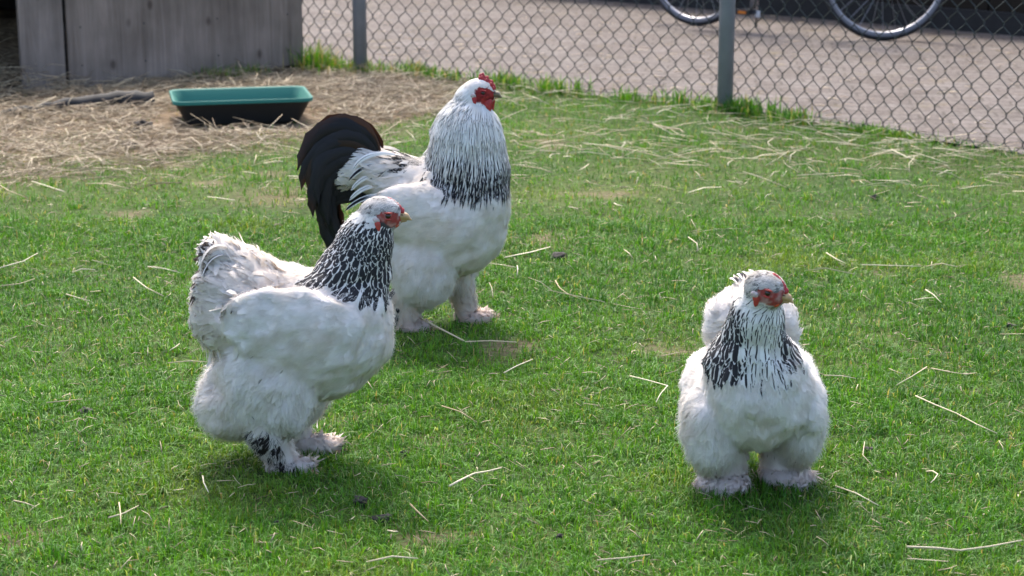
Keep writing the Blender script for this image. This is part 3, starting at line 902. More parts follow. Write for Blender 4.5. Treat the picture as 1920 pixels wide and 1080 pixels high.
inn = loft([rrect(0.437, 0.277, 0.03, 0.005), rrect(0.441, 0.281, 0.03, 0.010), rrect(0.522, 0.362, 0.034, 0.078), rrect(0.540, 0.380, 0.040, 0.083), rrect(0.548, 0.388, 0.042, 0.082), rrect(0.546, 0.386, 0.042, 0.071)], 'inner_liner')
a = inn.attributes.new('fcol', 'FLOAT_COLOR', 'POINT')
a.data.foreach_set('color', np.tile(np.array([0.035, 0.190, 0.150, 1], np.float32), len(inn.vertices)))
link('inner_liner', inn, tray, M_TRAYI)
for ch in tray.children: ch.scale = (1, 0.95, 1.21)

# ------------------------------------------------------------------ rotten branch
M_BARK = simple_mat('dark_wet_bark', (0.026, 0.024, 0.022), 0.8, var=0.3, scale=22, bump=0.8, col2=(0.004, 0.0035, 0.003))
bp_ = [(-1.50, 7.900, 0.018), (-1.60, 7.865, 0.024), (-1.72, 7.825, 0.020), (-1.84, 7.78, 0.016), (-1.95, 7.71, 0.010), (-2.07, 7.64, 0.008), (-2.22, 7.56, 0.006)]
br_ = [0.040, 0.046, 0.040, 0.030, 0.021, 0.015, 0.007]
PP, RR = [], []
for j in range(len(bp_) - 1):
    for t in (0, 0.33, 0.66):
        PP.append([a + (b - a) * t + random.uniform(-.003, .003) for a, b in zip(bp_[j], bp_[j + 1])])
        RR.append((br_[j] * (1 - t) + br_[j + 1] * t) * random.uniform(0.94, 1.06))
o0 = Vector(bp_[0])
mb = MB().tube([Vector(p) - o0 for p in PP], RR, 10)
mb.v = [(x, y, z + 0.004 * math.sin(90 * x + 40 * z)) for x, y, z in mb.v]
tag(link('fallen_branch', mb.mesh('fallen_branch', True), None, M_BARK, loc=tuple(o0)), 'dark rotten branch lying in the straw left of the green tray', 'branch')

# ------------------------------------------------------------------ clods of soil and droppings
M_CLOD = simple_mat('dark_soil_clod', (0.042, 0.034, 0.027), 0.9, var=0.35, scale=90, bump=0.8, col2=(0.008, 0.007, 0.006))
CLODS = [((0.131, 5.065), 0.022, 'dark soil clod on the lawn right of the rooster breast'),
 ((-0.269, 3.166), 0.014, 'dark crumb of soil at the lower centre, left of two'),
 ((-0.225, 3.08), 0.016, 'dark crumb of soil at the lower centre, below right of another'),
 ((-0.402, 3.054), 0.008, 'tiny dark crumb below the walking hen feet'),
 ((-0.203, 3.425), 0.009, 'small brown crumb right of the walking hen feet'),
 ((1.178, 4.328), 0.012, 'dark crumb at the right picture edge'),
 ((0.68, 3.44), 0.013, 'dark crumb right of the front facing hen legs'),
 ((0.081, 3.0), 0.008, 'tiny black crumb near the bottom centre'),
 ((-0.861, 3.655), 0.016, 'flat dark clod at the end of a straw on the left'),
 ((-1.431, 7.292), 0.045, 'large dark clod on the straw litter below the tray'),
 ((-1.397, 6.855), 0.028, 'smaller dark clod on the straw litter near the grass edge'),
 ((1.147, 5.896), 0.014, 'dark crumb on the lawn below the right part of the fence')]
for i, ((cx_, cy_), r_, lab) in enumerate(CLODS):
    r_ *= 0.72
    bm = bmesh.new()
    bmesh.ops.create_icosphere(bm, subdivisions=3, radius=r_)
    co = np.array([v.co[:] for v in bm.verts])
    nz1 = vnoise(co / r_ * 1.6 + i * 7.3, 60); nz2 = vnoise(co / r_ * 4.0 + i * 3.1, 61)
    for v, a, b in zip(bm.verts, nz1, nz2):
        v.co *= 1 + 0.55 * a + 0.45 * b
        v.co.z *= 0.6; v.co.x *= 1.25
    me = bpy.data.meshes.new('soil_clod'); bm.to_mesh(me); bm.free()
    for p in me.polygons: p.use_smooth = True
    zc = float(ground_z(np.array(cx_), np.array(cy_))) + r_ * 0.2 + (0.007 if cy_ < 6 else 0.006)
    tag(link('soil_clod', me, None, M_CLOD, loc=(cx_, cy_, zc), rot=(0, 0, random.uniform(0, 6))), lab, 'clod', 'dark clods and crumbs on the ground')

# ================================================================== chickens
# ------------------------------------------------------------------ distance field bodies
def rot_y(a):
    c, s = math.cos(a), math.sin(a)
    return np.array([[c, 0, s], [0, 1, 0], [-s, 0, c]])
def rot_z(a):
    c, s = math.cos(a), math.sin(a)
    return np.array([[c, -s, 0], [s, c, 0], [0, 0, 1]])
def rot_x(a):
    c, s = math.cos(a), math.sin(a)
    return np.array([[1, 0, 0], [0, c, -s], [0, s, c]])

class Prim:
    def __init__(self, kind, tagn, flow, k, **kw):
        self.kind, self.tag, self.flow, self.k = kind, tagn, np.array(flow, float), k
        self.__dict__.update(kw)
    def d(self, p):
        if self.kind == 'e':
            q = p - self.c
            if self.M is not None: q = q @ self.M
            k0 = np.sqrt(((q / self.r) ** 2).sum(-1)); k1 = np.sqrt(((q / self.r ** 2) ** 2).sum(-1)) + 1e-9
            return k0 * (k0 - 1) / k1
        ba = self.b - self.a
        t = np.clip(((p - self.a) @ ba) / (ba @ ba), 0, 1)
        return np.linalg.norm(p - self.a - t[..., None] * ba, axis=-1) - (self.ra + (self.rb - self.ra) * t)
def El(tagn, c, r, flow=(-1, 0, -.3), k=0.03, M=None):
    return Prim('e', tagn, flow, k, c=np.array(c, float), r=np.array(r, float), M=M)
def Co(tagn, a, b, ra, rb, flow=(0, 0, -1), k=0.025):
    return Prim('c', tagn, flow, k, a=np.array(a, float), b=np.array(b, float), ra=ra, rb=rb)

class Field:
    def __init__(self, prims, amp=0.0, seed=0, calm=9.0):
        self.P, self.amp, self.seed, self.calm = prims, amp, seed, calm
    def d(self, p, rough=True):
        D = None
        for pr in self.P:
            di = pr.d(p)
            if D is None: D = di
            else:
                h = np.clip(0.5 + 0.5 * (D - di) / pr.k, 0, 1)
                D = D * (1 - h) + di * h - pr.k * h * (1 - h)
        if self.amp and rough:
            zz = sstep(p[..., 2], 0.03, 0.10) * (1 - 0.85 * sstep(p[..., 2], self.calm, self.calm + 0.04) * sstep(p[..., 0], -0.03, 0.03))   # neck and head lie sleek
            D = D - self.amp * zz * (0.8 * vnoise(p * 19.0, self.seed) + 0.7 * vnoise(p * 44.0, self.seed + 1) + 0.16 * vnoise(p * 95.0, self.seed + 2))
        return D
    def grad(self, p, e=0.002, rough=True):
        k = np.array([[1, -1, -1], [-1, -1, 1], [-1, 1, -1], [1, 1, 1]], float)
        g = 0
        for v in k: g = g + v * self.d(p + v * e, rough)[..., None]
        return g / (np.linalg.norm(g, axis=-1, keepdims=True) + 1e-9)
    def each(self, p):
        return np.stack([pr.d(p) for pr in self.P], -1)

def surface_nets(fld, lo, hi, res):
    lo, hi = np.array(lo, float), np.array(hi, float)
    n = np.ceil((hi - lo) / res).astype(int) + 1
    ax = [lo[i] + np.arange(n[i]) * res for i in range(3)]
    G = np.stack(np.meshgrid(*ax, indexing='ij'), -1)
    if n.prod() > 100000:                     # coarse pass first, fine values only near the surface
        q = 4
        Vc = fld.d(G[::q, ::q, ::q])
        V = Vc.repeat(q, 0).repeat(q, 1).repeat(q, 2)[:n[0], :n[1], :n[2]].copy()
        near = np.abs(V) < res * q * 2.6
        V[near] = fld.d(G[near])
    else:
        V = fld.d(G)
    s = V < 0
    cs = np.zeros(np.array(n) - 1, int)
    offs = [(i, j, k) for i in (0, 1) for j in (0, 1) for k in (0, 1)]
    sl = lambda o, m: tuple(slice(o[i], o[i] + m[i]) for i in range(3))
    m = np.array(n) - 1
    for o in offs: cs += s[sl(o, m)]
    act = (cs > 0) & (cs < 8)
    acc = np.zeros((*m, 3)); cnt = np.zeros(m)
    for a in range(3):
        for o in offs:
            if o[a]: continue
            o2 = list(o); o2[a] = 1
            v0, v1 = V[sl(o, m)], V[sl(o2, m)]
            cr = (v0 < 0) != (v1 < 0)
            t = np.where(cr, v0 / np.where(cr, v0 - v1, 1), 0)
            pos = np.zeros((*m, 3)); pos[...] = o
            pos[..., a] += t
            acc += pos * cr[..., None]; cnt += cr
    ids = -np.ones(m, int); ids[act] = np.arange(act.sum())
    cell = np.argwhere(act)
    P = lo + (cell + acc[act] / cnt[act][:, None]) * res
    F = []
    for a in range(3):
        b, c = (a + 1) % 3, (a + 2) % 3
        i0 = [slice(1, m[i]) for i in range(3)]; i0[a] = slice(0, m[a])
        i1 = list(i0); i1[a] = slice(1, m[a] + 1)
        s0 = s[tuple(slice(x.start, x.stop) for x in i0)]
        s1 = s[tuple(slice(x.start, x.stop) for x in i1)]
        E = np.argwhere(s0 != s1) + np.array([x.start for x in i0])
        inside = s[tuple(E.T)]
        def cid(db, dc):
            q = E.copy(); q[:, b] += db; q[:, c] += dc
            return ids[tuple(q.T)]
        Q = np.stack([cid(-1, -1), cid(0, -1), cid(0, 0), cid(-1, 0)], -1)
        Q[~inside] = Q[~inside][:, ::-1]
        F.append(Q[(Q >= 0).all(1)])
    return P, np.concatenate(F)

def sdf_part(name, prims, res, mat, parent, pad=0.004):
    f = Field(prims)
    lo, hi = [], []
    for p in prims:
        if p.kind == 'e':
            lo.append(p.c - p.r.max()); hi.append(p.c + p.r.max())
        else:
            lo += [p.a - p.ra, p.b - p.rb]; hi += [p.a + p.ra, p.b + p.rb]
    V, F = surface_nets(f, np.min(lo, 0) - pad, np.max(hi, 0) + pad, res)
    return link(name, npmesh(name, V, F, True), parent, mat)

# ------------------------------------------------------------------ feathers
def feather_mesh(fld, P, nrm, fl, L_, W_, lift0, lift1, rows=5, cols=5, prof='round', hug=1.0, ragged=0.25, curl=None, rough=True):
    """vaned feathers laid along the surface of the field; returns V,F,u,v"""
    n = len(P)
    side = np.cross(nrm, fl); side /= np.linalg.norm(side, axis=1)[:, None] + 1e-9
    t = np.linspace(0, 1, rows); u = np.linspace(-1, 1, cols)
    if prof == 'round': wp = np.array([0.45, 0.85, 1.0, 0.95, 0.62]) if rows == 5 else np.interp(t, [0, .3, .6, .85, 1], [.45, .9, 1, .85, .5])
    elif prof == 'lance': wp = np.interp(t, [0, .3, .6, .85, 1], [.5, .9, 1, .9, .30])
    elif prof == 'point': wp = np.interp(t, [0, .3, .6, .8, 1], [.5, .9, 1, .75, .06])
    else: wp = np.interp(t, [0, .5, 1], [1, .8, .15])
    jit = RNG.uniform(-1, 1, (n, cols)) * ragged
    V = np.zeros((n, rows, cols, 3))
    for i in range(rows):
        for j in range(cols):
            tt = t[i] * (1 - (0.22 * u[j] ** 2 if prof == 'round' else 0.10 * u[j] ** 2) * (t[i] > 0.5)) + jit[:, j] * 0.12 * t[i] ** 2
            c = P + fl * (L_ * tt)[:, None]
            if curl is not None: c = c + curl * ((t[i] ** 2) * L_)[:, None]
            V[:, i, j] = c + side * (u[j] * wp[i] * W_)[:, None]
    VV = V.reshape(-1, 3)
    d = fld.d(VV); g = fld.grad(VV, rough=rough)
    tt = np.broadcast_to(t[None, :, None], (n, rows, cols)).reshape(-1)
    uu = np.broadcast_to(u[None, None, :], (n, rows, cols)).reshape(-1)
    l1 = np.repeat(lift1, rows * cols)
    target = lift0 + (l1 - lift0) * tt ** 1.4 + 0.12 * np.repeat(W_, rows * cols) * (1 - uu ** 2)
    hv = hug if np.isscalar(hug) else np.repeat(hug, rows * cols)
    corr = (target - d)
    corr = np.where(corr > 0, corr, corr * hv)          # always pushed out of the body, pulled in by hug
    VV = VV + g * corr[:, None]
    b = (np.arange(n) * rows * cols)[:, None]
    F = []
    for i in range(rows - 1):
        for j in range(cols - 1):
            F.append(b + np.array([[(i + 1) * cols + j, (i + 1) * cols + j + 1, i * cols + j + 1, i * cols + j]]))
    FEATHER_N.append(g)
    return VV, np.concatenate(F), uu, tt

FEATHER_N = []
def join_feathers(name, sets, parent, mat, soft=0.85):
    """sets: list of (V,F,u,v,dark,col per feather, verts per feather)"""
    Vs, Fs, A, C, off = [], [], [], [], 0
    for (V, F, u, v, dark, col, vp) in sets:
        if len(V) == 0: continue
        Vs.append(V); Fs.append(F + off); off += len(V)
        A.append(np.stack([u, v, np.repeat(dark, vp)], -1))
        C.append(np.concatenate([np.repeat(col, vp, 0), np.ones((len(V), 1))], -1))
    VA, FA = np.concatenate(Vs), np.concatenate(Fs)
    gn = np.concatenate(FEATHER_N); FEATHER_N.clear()
    fnr = np.cross(VA[FA[:, 2]] - VA[FA[:, 0]], VA[FA[:, 3]] - VA[FA[:, 1]])
    flip = (fnr * gn[FA].mean(1)).sum(-1) < 0
    FA[flip] = FA[flip][:, ::-1]
    me = npmesh(name, VA, FA, True,
                {'fuv': ('FLOAT_VECTOR', np.concatenate(A)), 'fcol': ('FLOAT_COLOR', np.concatenate(C))})
    # vanes of barbs scatter light like the coat they lie on: lean the shading normals towards the coat's surface
    vn = np.zeros(len(me.vertices) * 3, np.float32); me.vertices.foreach_get('normal', vn); vn = vn.reshape(-1, 3)
    sg = np.sign((vn * gn).sum(-1, keepdims=True)); sg[sg == 0] = 1
    nn_ = vn * sg * (1 - soft) + gn * soft
    nn_ /= np.linalg.norm(nn_, axis=-1, keepdims=True) + 1e-9
    me.normals_split_custom_set_from_vertices(nn_.astype(np.float32))
    o = link(name, me, parent, mat)
    o['kind'] = 'stuff'
    return o

def sample_surface(V, F, n):
    a, b, c, d = V[F[:, 0]], V[F[:, 1]], V[F[:, 2]], V[F[:, 3]]
    ar = np.linalg.norm(np.cross(c - a, d - b), axis=1)
    i = RNG.choice(len(F), n, p=ar / ar.sum())
    s, t = RNG.random((n, 1)), RNG.random((n, 1))
    return (a[i] * (1 - s) + b[i] * s) * (1 - t) + (d[i] * (1 - s) + c[i] * s) * t

def thin(P, r):
    k = np.floor(P / r + RNG.random(3)).astype(np.int64)
    key = (k[:, 0] * 73856093) ^ (k[:, 1] * 19349663) ^ (k[:, 2] * 83492791)
    _, i = np.unique(key, return_index=True)
    return np.sort(i)

def arc_feather(name, ctrl, width, mat, parent, up=(0, 1, 0), rows=18, cols=5, camber=0.25, fcol=(0.012, 0.012, 0.013), dark=0.0, tip=0.35, fray=0.0):
    """single large feather along a cubic Bezier, blade facing 'up'"""
    c = [np.array(p, float) for p in ctrl]
    t = np.linspace(0, 1, rows)[:, None]
    B = (1 - t) ** 3 * c[0] + 3 * (1 - t) ** 2 * t * c[1] + 3 * (1 - t) * t ** 2 * c[2] + t ** 3 * c[3]
    T = np.gradient(B, axis=0); T /= np.linalg.norm(T, axis=1)[:, None]
    up = np.array(up, float)
    S = np.cross(T, up); S /= np.linalg.norm(S, axis=1)[:, None] + 1e-9
    Nn = np.cross(S, T)
    wp = np.interp(t[:, 0], [0, .15, .5, .8, .95, 1], [.35, .75, 1, .9, .6, tip])
    V, U, TT = [], [], []
    for i in range(rows):
        for j in range(cols):
            u = -1 + 2 * j / (cols - 1)
            fr_ = 1 - fray * RNG.random() * (abs(u) > 0.9)
            V.append(B[i] + S[i] * u * fr_ * width * wp[i] - Nn[i] * camber * width * u * u + T[i] * (-abs(u) * width * 0.5 * (t[i, 0] > 0.9)))
            U.append(u); TT.append(t[i, 0])
    F = []
    for i in range(rows - 1):
        for j in range(cols - 1):
            F.append((i * cols + j, i * cols + j + 1, (i + 1) * cols + j + 1, (i + 1) * cols + j))
    n = len(V)
    me = npmesh(name, np.array(V), np.array(F), True,
                {'fuv': ('FLOAT_VECTOR', np.stack([U, TT, np.full(n, dark)], -1)), 'fcol': ('FLOAT_COLOR', np.tile(np.array([*fcol, 1.0]), (n, 1)))})
    return link(name, me, parent, mat)

# ------------------------------------------------------------------ chicken materials
def body_mat():
    m, nt, out = new_mat('plumage_ground_and_skin')
    L = nt.links
    at = N(nt, 'ShaderNodeAttribute', attribute_name='fcol')
    tc = N(nt, 'ShaderNodeTexCoord')
    nz = N(nt, 'ShaderNodeTexNoise', i_Scale=180.0, i_Detail=4.0)
    L.new(tc.outputs['Object'], nz.inputs['Vector'])
    r = ramp(nt, [(0.3, (0.72, 0.70, 0.68)), (0.65, (1.05, 1.05, 1.05))]); L.new(nz.outputs['Fac'], r.inputs[0])
    mu = N(nt, 'ShaderNodeMix', data_type='RGBA', blend_type='MULTIPLY'); mu.inputs[0].default_value = 1
    L.new(at.outputs['Color'], mu.inputs[6]); L.new(r.outputs[0], mu.inputs[7])
    b = N(nt, 'ShaderNodeBsdfPrincipled', i_Roughness=0.75)
    b.inputs['Specular IOR Level'].default_value = 0.2
    L.new(mu.outputs[2], b.inputs['Base Color'])
    bp = N(nt, 'ShaderNodeBump', i_Strength=0.4, i_Distance=0.002)
    L.new(nz.outputs['Fac'], bp.inputs['Height']); L.new(bp.outputs[0], b.inputs['Normal'])
    L.new(b.outputs[0], out.inputs[0])
    return m
M_BODY = body_mat()
M_PLUME = plumage_mat('white_plumage', trans=0.45)
M_HACK_H = plumage_mat('laced_hen_hackle', dark=(0.026, 0.025, 0.029), trans=0.15, e0=0.52, e1=0.74, t0=0.89, t1=0.98, v0=-0.2, v1=-0.1)
M_HACK_R = plumage_mat('striped_rooster_hackle', trans=0.15, e0=0.55, e1=0.80, t0=2, t1=3, v0=0.30, v1=0.62)
def tail_mat():
    m, nt, out = new_mat('black_tail_feather')
    L = nt.links
    at = N(nt, 'ShaderNodeAttribute', attribute_name='fcol')
    fu = N(nt, 'ShaderNodeAttribute', attribute_name='fuv')
    sp = N(nt, 'ShaderNodeSeparateXYZ'); L.new(fu.outputs['Vector'], sp.inputs[0])
    # barbs: fine stripes running obliquely off the shaft
    ab = N(nt, 'ShaderNodeMath', operation='ABSOLUTE'); L.new(sp.outputs[0], ab.inputs[0])
    ml = N(nt, 'ShaderNodeMath', operation='MULTIPLY_ADD'); ml.inputs[1].default_value = -0.12
    L.new(ab.outputs[0], ml.inputs[0]); L.new(sp.outputs[1], ml.inputs[2])
    cb = N(nt, 'ShaderNodeCombineXYZ'); L.new(ml.outputs[0], cb.inputs[0])
    nz = N(nt, 'ShaderNodeTexNoise', i_Scale=70.0, i_Detail=3.0); L.new(cb.outputs[0], nz.inputs['Vector'])
    b = N(nt, 'ShaderNodeBsdfPrincipled', i_Roughness=0.45)
    b.inputs['Specular IOR Level'].default_value = 0.22
    L.new(at.outputs['Color'], b.inputs['Base Color'])
    bp = N(nt, 'ShaderNodeBump', i_Strength=0.5, i_Distance=0.002)
    L.new(nz.outputs['Fac'], bp.inputs['Height']); L.new(bp.outputs[0], b.inputs['Normal'])
    t = N(nt, 'ShaderNodeBsdfTranslucent', i_0=(0.055, 0.022, 0.010, 1))
    ms = N(nt, 'ShaderNodeMixShader', i_0=0.14)
    L.new(b.outputs[0], ms.inputs[1]); L.new(t.outputs[0], ms.inputs[2])
    L.new(ms.outputs[0], out.inputs[0])
    return m
M_TAIL = tail_mat()
def flesh(name, col, rough=0.5):
    m, nt, out = new_mat(name)
    L = nt.links
    tc = N(nt, 'ShaderNodeTexCoord')
    nz = N(nt, 'ShaderNodeTexNoise', i_Scale=220.0, i_Detail=4.0); L.new(tc.outputs['Object'], nz.inputs['Vector'])
    r = ramp(nt, [(0.3, tuple(c * 0.6 for c in col)), (0.7, col)]); L.new(nz.outputs['Fac'], r.inputs[0])
    b = N(nt, 'ShaderNodeBsdfPrincipled', i_Roughness=rough)
    b.inputs['Subsurface Weight'].default_value = 0.25
    b.inputs['Subsurface Radius'].default_value = (0.006, 0.002, 0.001)
    L.new(r.outputs[0], b.inputs['Base Color'])
    bp = N(nt, 'ShaderNodeBump', i_Strength=0.5, i_Distance=0.001); L.new(nz.outputs['Fac'], bp.inputs['Height']); L.new(bp.outputs[0], b.inputs['Normal'])
    L.new(b.outputs[0], out.inputs[0])
    return m
M_RED = flesh('red_comb_skin', (0.42, 0.018, 0.022))
M_REDH = flesh('pale_red_skin', (0.50, 0.050, 0.035))
M_ORANGE = flesh('orange_red_wattle', (0.62, 0.085, 0.03))
M_BEAK = simple_mat('horn_beak', (0.46, 0.29, 0.13), 0.4, var=0.12, scale=120)
M_BEAKD = simple_mat('dark_horn_beak', (0.16, 0.115, 0.06), 0.4, var=0.25, scale=120)
M_EYE = simple_mat('dark_eye', (0.02, 0.010, 0.006), 0.08, var=0.05)
M_TOE = flesh('yellowish_toe_skin', (0.50, 0.30, 0.17))
M_LOBE = flesh('pale_earlobe', (0.55, 0.44, 0.42))
WHITE = np.array([0.905, 0.870, 0.845])

def build_bird(name, label, loc, heading, prims, head, feats, hackle, colour_fn, seed, rooster=False, amp=0.0078):
    root = empty(name, loc, heading)
    tag(root, label, 'rooster' if rooster else 'hen', 'chickens walking on the lawn')
    hc = np.array(head['c'], float)
    HM = rot_z(head['yaw']) @ rot_y(-head['pitch'])
    hs = head.get('s', 1.0)
    def hp(*q): return hc + HM @ (np.array(q, float) * hs)
    hf = tuple(HM @ np.array([-1, 0, -0.45]))
    allp = list(prims) + [
        El('head', hp(-0.002, 0, 0.003), np.array([0.036, 0.0265, 0.027]) * hs, hf, 0.020, HM),
        El('head', hp(0.016, 0, -0.008), np.array([0.020, 0.0165, 0.017]) * hs, hf, 0.010, HM)]
    fld = Field(allp, amp, seed, hackle['calm'])
    lo = np.array([-0.34, -0.20, -0.012]); hi = np.array([0.26, 0.20, 0.64 if rooster else 0.55])
    V, F = surface_nets(fld, lo, hi, 0.0052)
    # face region in head coordinates
    def face(p):
        q = ((p - hc) @ HM) / hs
        d = np.sqrt(((q[:, 0] - 0.016) / 0.025) ** 2 + ((q[:, 2] + 0.005) / (0.0165 if not rooster else 0.021)) ** 2)
        d = d + 0.22 * vnoise(p * 140, 14)
        return (d < 1) & (np.abs(q[:, 1]) > 0.002)
    ex = fld.each(V)
    tags = np.array([p.tag for p in allp])
    vt = tags[ex.argmin(-1)]
    col = np.tile(WHITE * 0.95, (len(V), 1))
    fcm = face(V)
    fk_ = sstep(vnoise(V * 160, 12) + 0.6 * vnoise(V * 330, 13), -0.35, 0.45)[:, None]
    fcol_ = (np.array([0.17, 0.016, 0.018]) * (1 - fk_) + fk_ * np.array([0.34, 0.032, 0.030])) if rooster else (np.array([0.30, 0.050, 0.042]) * (1 - fk_) + fk_ * np.array([0.42, 0.22, 0.20]))
    col[fcm] = fcol_[fcm]
    col[vt == 'tailbase'] = np.array([0.012, 0.011, 0.012])
    col[(vt == 'foot')] = np.array([0.66, 0.58, 0.53])
    if hackle['dark_under'] is not None:
        kz = (vt == 'hackle') & (hackle['dark'](V) > 0.5)
        col[kz] = np.array(hackle['dark_under'])
    body = link('body', npmesh('body', V, F, True, {'fcol': ('FLOAT_COLOR', np.concatenate([col, np.ones((len(V), 1))], -1))}), root, M_BODY)

    # ---------------- scatter feathers
    cand = sample_surface(V, F, 60000)
    cand = cand - fld.grad(cand) * fld.d(cand)[:, None]
    ct = tags[fld.each(cand).argmin(-1)]
    fc_ = face(cand)
    def flows(p, jitter):
        e = fld.each(p); w = np.exp(-np.clip(e - e.min(-1, keepdims=True), 0, 0.2) / 0.012)
        fl = (w[..., None] * np.stack([a.flow for a in allp])).sum(-2)
        # radial flow away from the midline for symmetry
        n_ = fld.grad(p)
        lock = np.stack([vnoise(p * 48, seed + 40 + q_) for q_ in range(3)], -1)      # neighbouring feathers part into locks
        fl = fl + RNG.normal(0, 1, fl.shape) * jitter * 0.7 + lock * jitter * 2.2
        fl = fl - n_ * (fl * n_).sum(-1, keepdims=True)
        fl /= np.linalg.norm(fl, axis=-1, keepdims=True) + 1e-9
        return fl, n_
    sets = []
    for tg, sp_, L0, W0, lf, ji, hug, prof in feats:
        sel = np.where((ct == tg) & ~fc_)[0]
        if len(sel) == 0: continue
        P = cand[sel]; P = P[thin(P, sp_)]
        if tg == 'foot': P = P[P[:, 2] > 0.006]
        n = len(P)
        fl, nn = flows(P, ji)
        Lr = L0 * RNG.uniform(0.7, 1.25, n); Wr = W0 * RNG.uniform(0.75, 1.2, n)
        lift = lf * RNG.uniform(0.4, 1.5, n)
        cu = RNG.normal(0, 0.10 if ji > 0.3 else 0.04, (n, 3))
        Vv, Ff, u, v = feather_mesh(fld, P, nn, fl, Lr, Wr, 0.0004, lift, 5, 4, prof, hug, 0.9, cu)
        dk, cc = colour_fn(tg, P)
        sets.append((Vv, Ff, u, v, dk, cc, 20))
    join_feathers('body_feathers', sets, root, M_PLUME)
    # ---------------- hackle
    sel = np.where((ct == 'hackle') & ~fc_ & hackle['mask'](cand))[0]
    P = cand[sel]
    big = hackle['size'](P) > 0.7
    Pa, Pb = P[big], P[~big]
    P = np.concatenate([Pa[thin(Pa, hackle['sp'])], Pb[thin(Pb, hackle['sp'] * 0.68)]])
    n = len(P); fl, nn = flows(P, hackle['jit'])
    up_ = hackle['size'](P)
    Vv, Ff, u, v = feather_mesh(fld, P, nn, fl, hackle['L'] * up_ * RNG.uniform(0.8, 1.2, n), hackle['W'] * (0.5 + 0.5 * up_) * RNG.uniform(0.8, 1.2, n),
                                0.001, hackle['lift'] * RNG.uniform(0.5, 1.4, n), 7, 5, 'point' if rooster else 'lance', 0.95, 0.15)
    join_feathers('hackle_feathers', soft=0.5, parent=root, mat=M_HACK_R if rooster else M_HACK_H, sets=[(Vv, Ff, u, v, hackle['dark'](P) * RNG.uniform(0.88, 1.0, n), np.tile(np.array(hackle['edge']), (n, 1)) * RNG.uniform(0.8, 1.08, (n, 1)), 35)])
    # ---------------- down: fine barbs that soften every edge
    ns = 56000
    P = sample_surface(V, F, ns)
    t_ = tags[fld.each(P).argmin(-1)]
    k = ~face(P) & (t_ != 'tailbase') & ~((t_ == 'hackle') & (hackle['dark'](P) > 0.2)) & (P[:, 2] > 0.004)
    P = P[k]; t_ = t_[k]; n = len(P)
    fl, nn = flows(P, 0.5)
    Lr = np.where(t_ == 'head', 0.008, np.where(t_ == 'hackle', 0.014, np.where(t_ == 'foot', 0.026, 0.022))) * RNG.uniform(0.5, 1.3, n)
    lift = np.where(t_ == 'head', 0.0015, np.where((t_ == 'cushion') | (t_ == 'leg') | (t_ == 'fluff'), 0.011, 0.0055)) * RNG.uniform(0.3, 1.5, n)
    Vv, Ff, u, v = feather_mesh(fld, P, nn, fl, Lr, np.full(n, 0.00042), 0.001, lift, 3, 2, 'strand', 0.6, 0.0, None, False)
    dk, cc = colour_fn('down', P)
    join_feathers('down', [(Vv, Ff, u, v, dk * 0, cc, 6)], root, M_PLUME, 0.7)

    # ---------------- head furniture
    bk = M_BEAKD if rooster else M_BEAK
    beak = sdf_part('beak', [Co('x', hp(0.028, 0, -0.003), hp(0.042, 0, -0.0035), 0.0098 * hs, 0.0062 * hs, k=0.004),
                             Co('x', hp(0.040, 0, -0.0035), hp(0.0525, 0, -0.0095), 0.0062 * hs, 0.0016 * hs, k=0.004)], 0.0015, bk, root)
    sdf_part('lower_beak', [Co('x', hp(0.026, 0, -0.0125), hp(0.043, 0, -0.0115), 0.0055 * hs, 0.002 * hs, k=0.003)], 0.0013, M_BEAK, beak)
    for s in (-1, 1):
        sdf_part('nostril', [El('x', hp(0.036, s * 0.0075, 0.0005), np.array([0.0028, 0.0012, 0.0012]) * hs, k=0.002, M=HM)], 0.0008, M_EYE, beak)
    def ys(x_, z_, s_):
        # lateral distance of the coat or skin surface in head coordinates
        yy_ = np.linspace(0.008, 0.05, 60)
        d_ = fld.d(np.stack([hp(x_, s_ * y_, z_) for y_ in yy_]))
        j_ = np.where(d_ > 0)[0]
        return (yy_[j_[0]] if len(j_) else 0.03)
    cm = []
    if rooster:
        for (yy, sc_) in ((0, 1.0), (-0.006, 0.8), (0.006, 0.8)):
            for i in range(7):
                a = i / 6
                cm.append(El('x', hp(-0.002 + 0.034 * a, yy, 0.031 * (1 - 0.55 * a ** 1.6) - (0.004 if yy else 0) + 0.0045 * (i % 2)), np.array([0.0048, 0.0042, 0.0120 - 0.005 * a]) * sc_ * hs, k=0.0014, M=HM))
    else:
        for (yy, sc_) in ((0, 1.0), (-0.0035, 0.75), (0.0035, 0.75)):
            for i in range(6):
                a = i / 5
                cm.append(El('x', hp(0.008 + 0.028 * a, yy, 0.0265 - 0.019 * a ** 1.5 - (0.0025 if yy else 0)), np.array([0.0042, 0.0032, 0.0048]) * sc_ * hs, k=0.003, M=HM))
    sdf_part('comb', cm, 0.0014, M_RED, root)
    for s in (-1, 1):
        sdf_part('eye', [El('x', hp(0.013, s * ys(0.013, 0.001, s), 0.001), np.array([0.0050, 0.0034, 0.0046]) * hs, k=0.002, M=HM)], 0.0009, M_EYE, root)
        sdf_part('eyelid', [El('x', hp(0.013, s * (ys(0.013, 0.0066, s) + 0.0008), 0.0066), np.array([0.0085, 0.0030, 0.0020]) * hs, k=0.002, M=HM), El('x', hp(0.012, s * (ys(0.012, -0.0052, s) + 0.0003), -0.0052), np.array([0.0075, 0.0026, 0.0018]) * hs, k=0.0015, M=HM)], 0.0009, M_RED if rooster else M_REDH, root)
        sdf_part('earlobe', [El('x', hp(-0.008, s * (ys(-0.008, -0.0068, s) + 0.0010), -0.0068), np.array([0.0075, 0.0030, 0.0055]) * hs, k=0.003, M=HM)], 0.0012, M_LOBE, root)
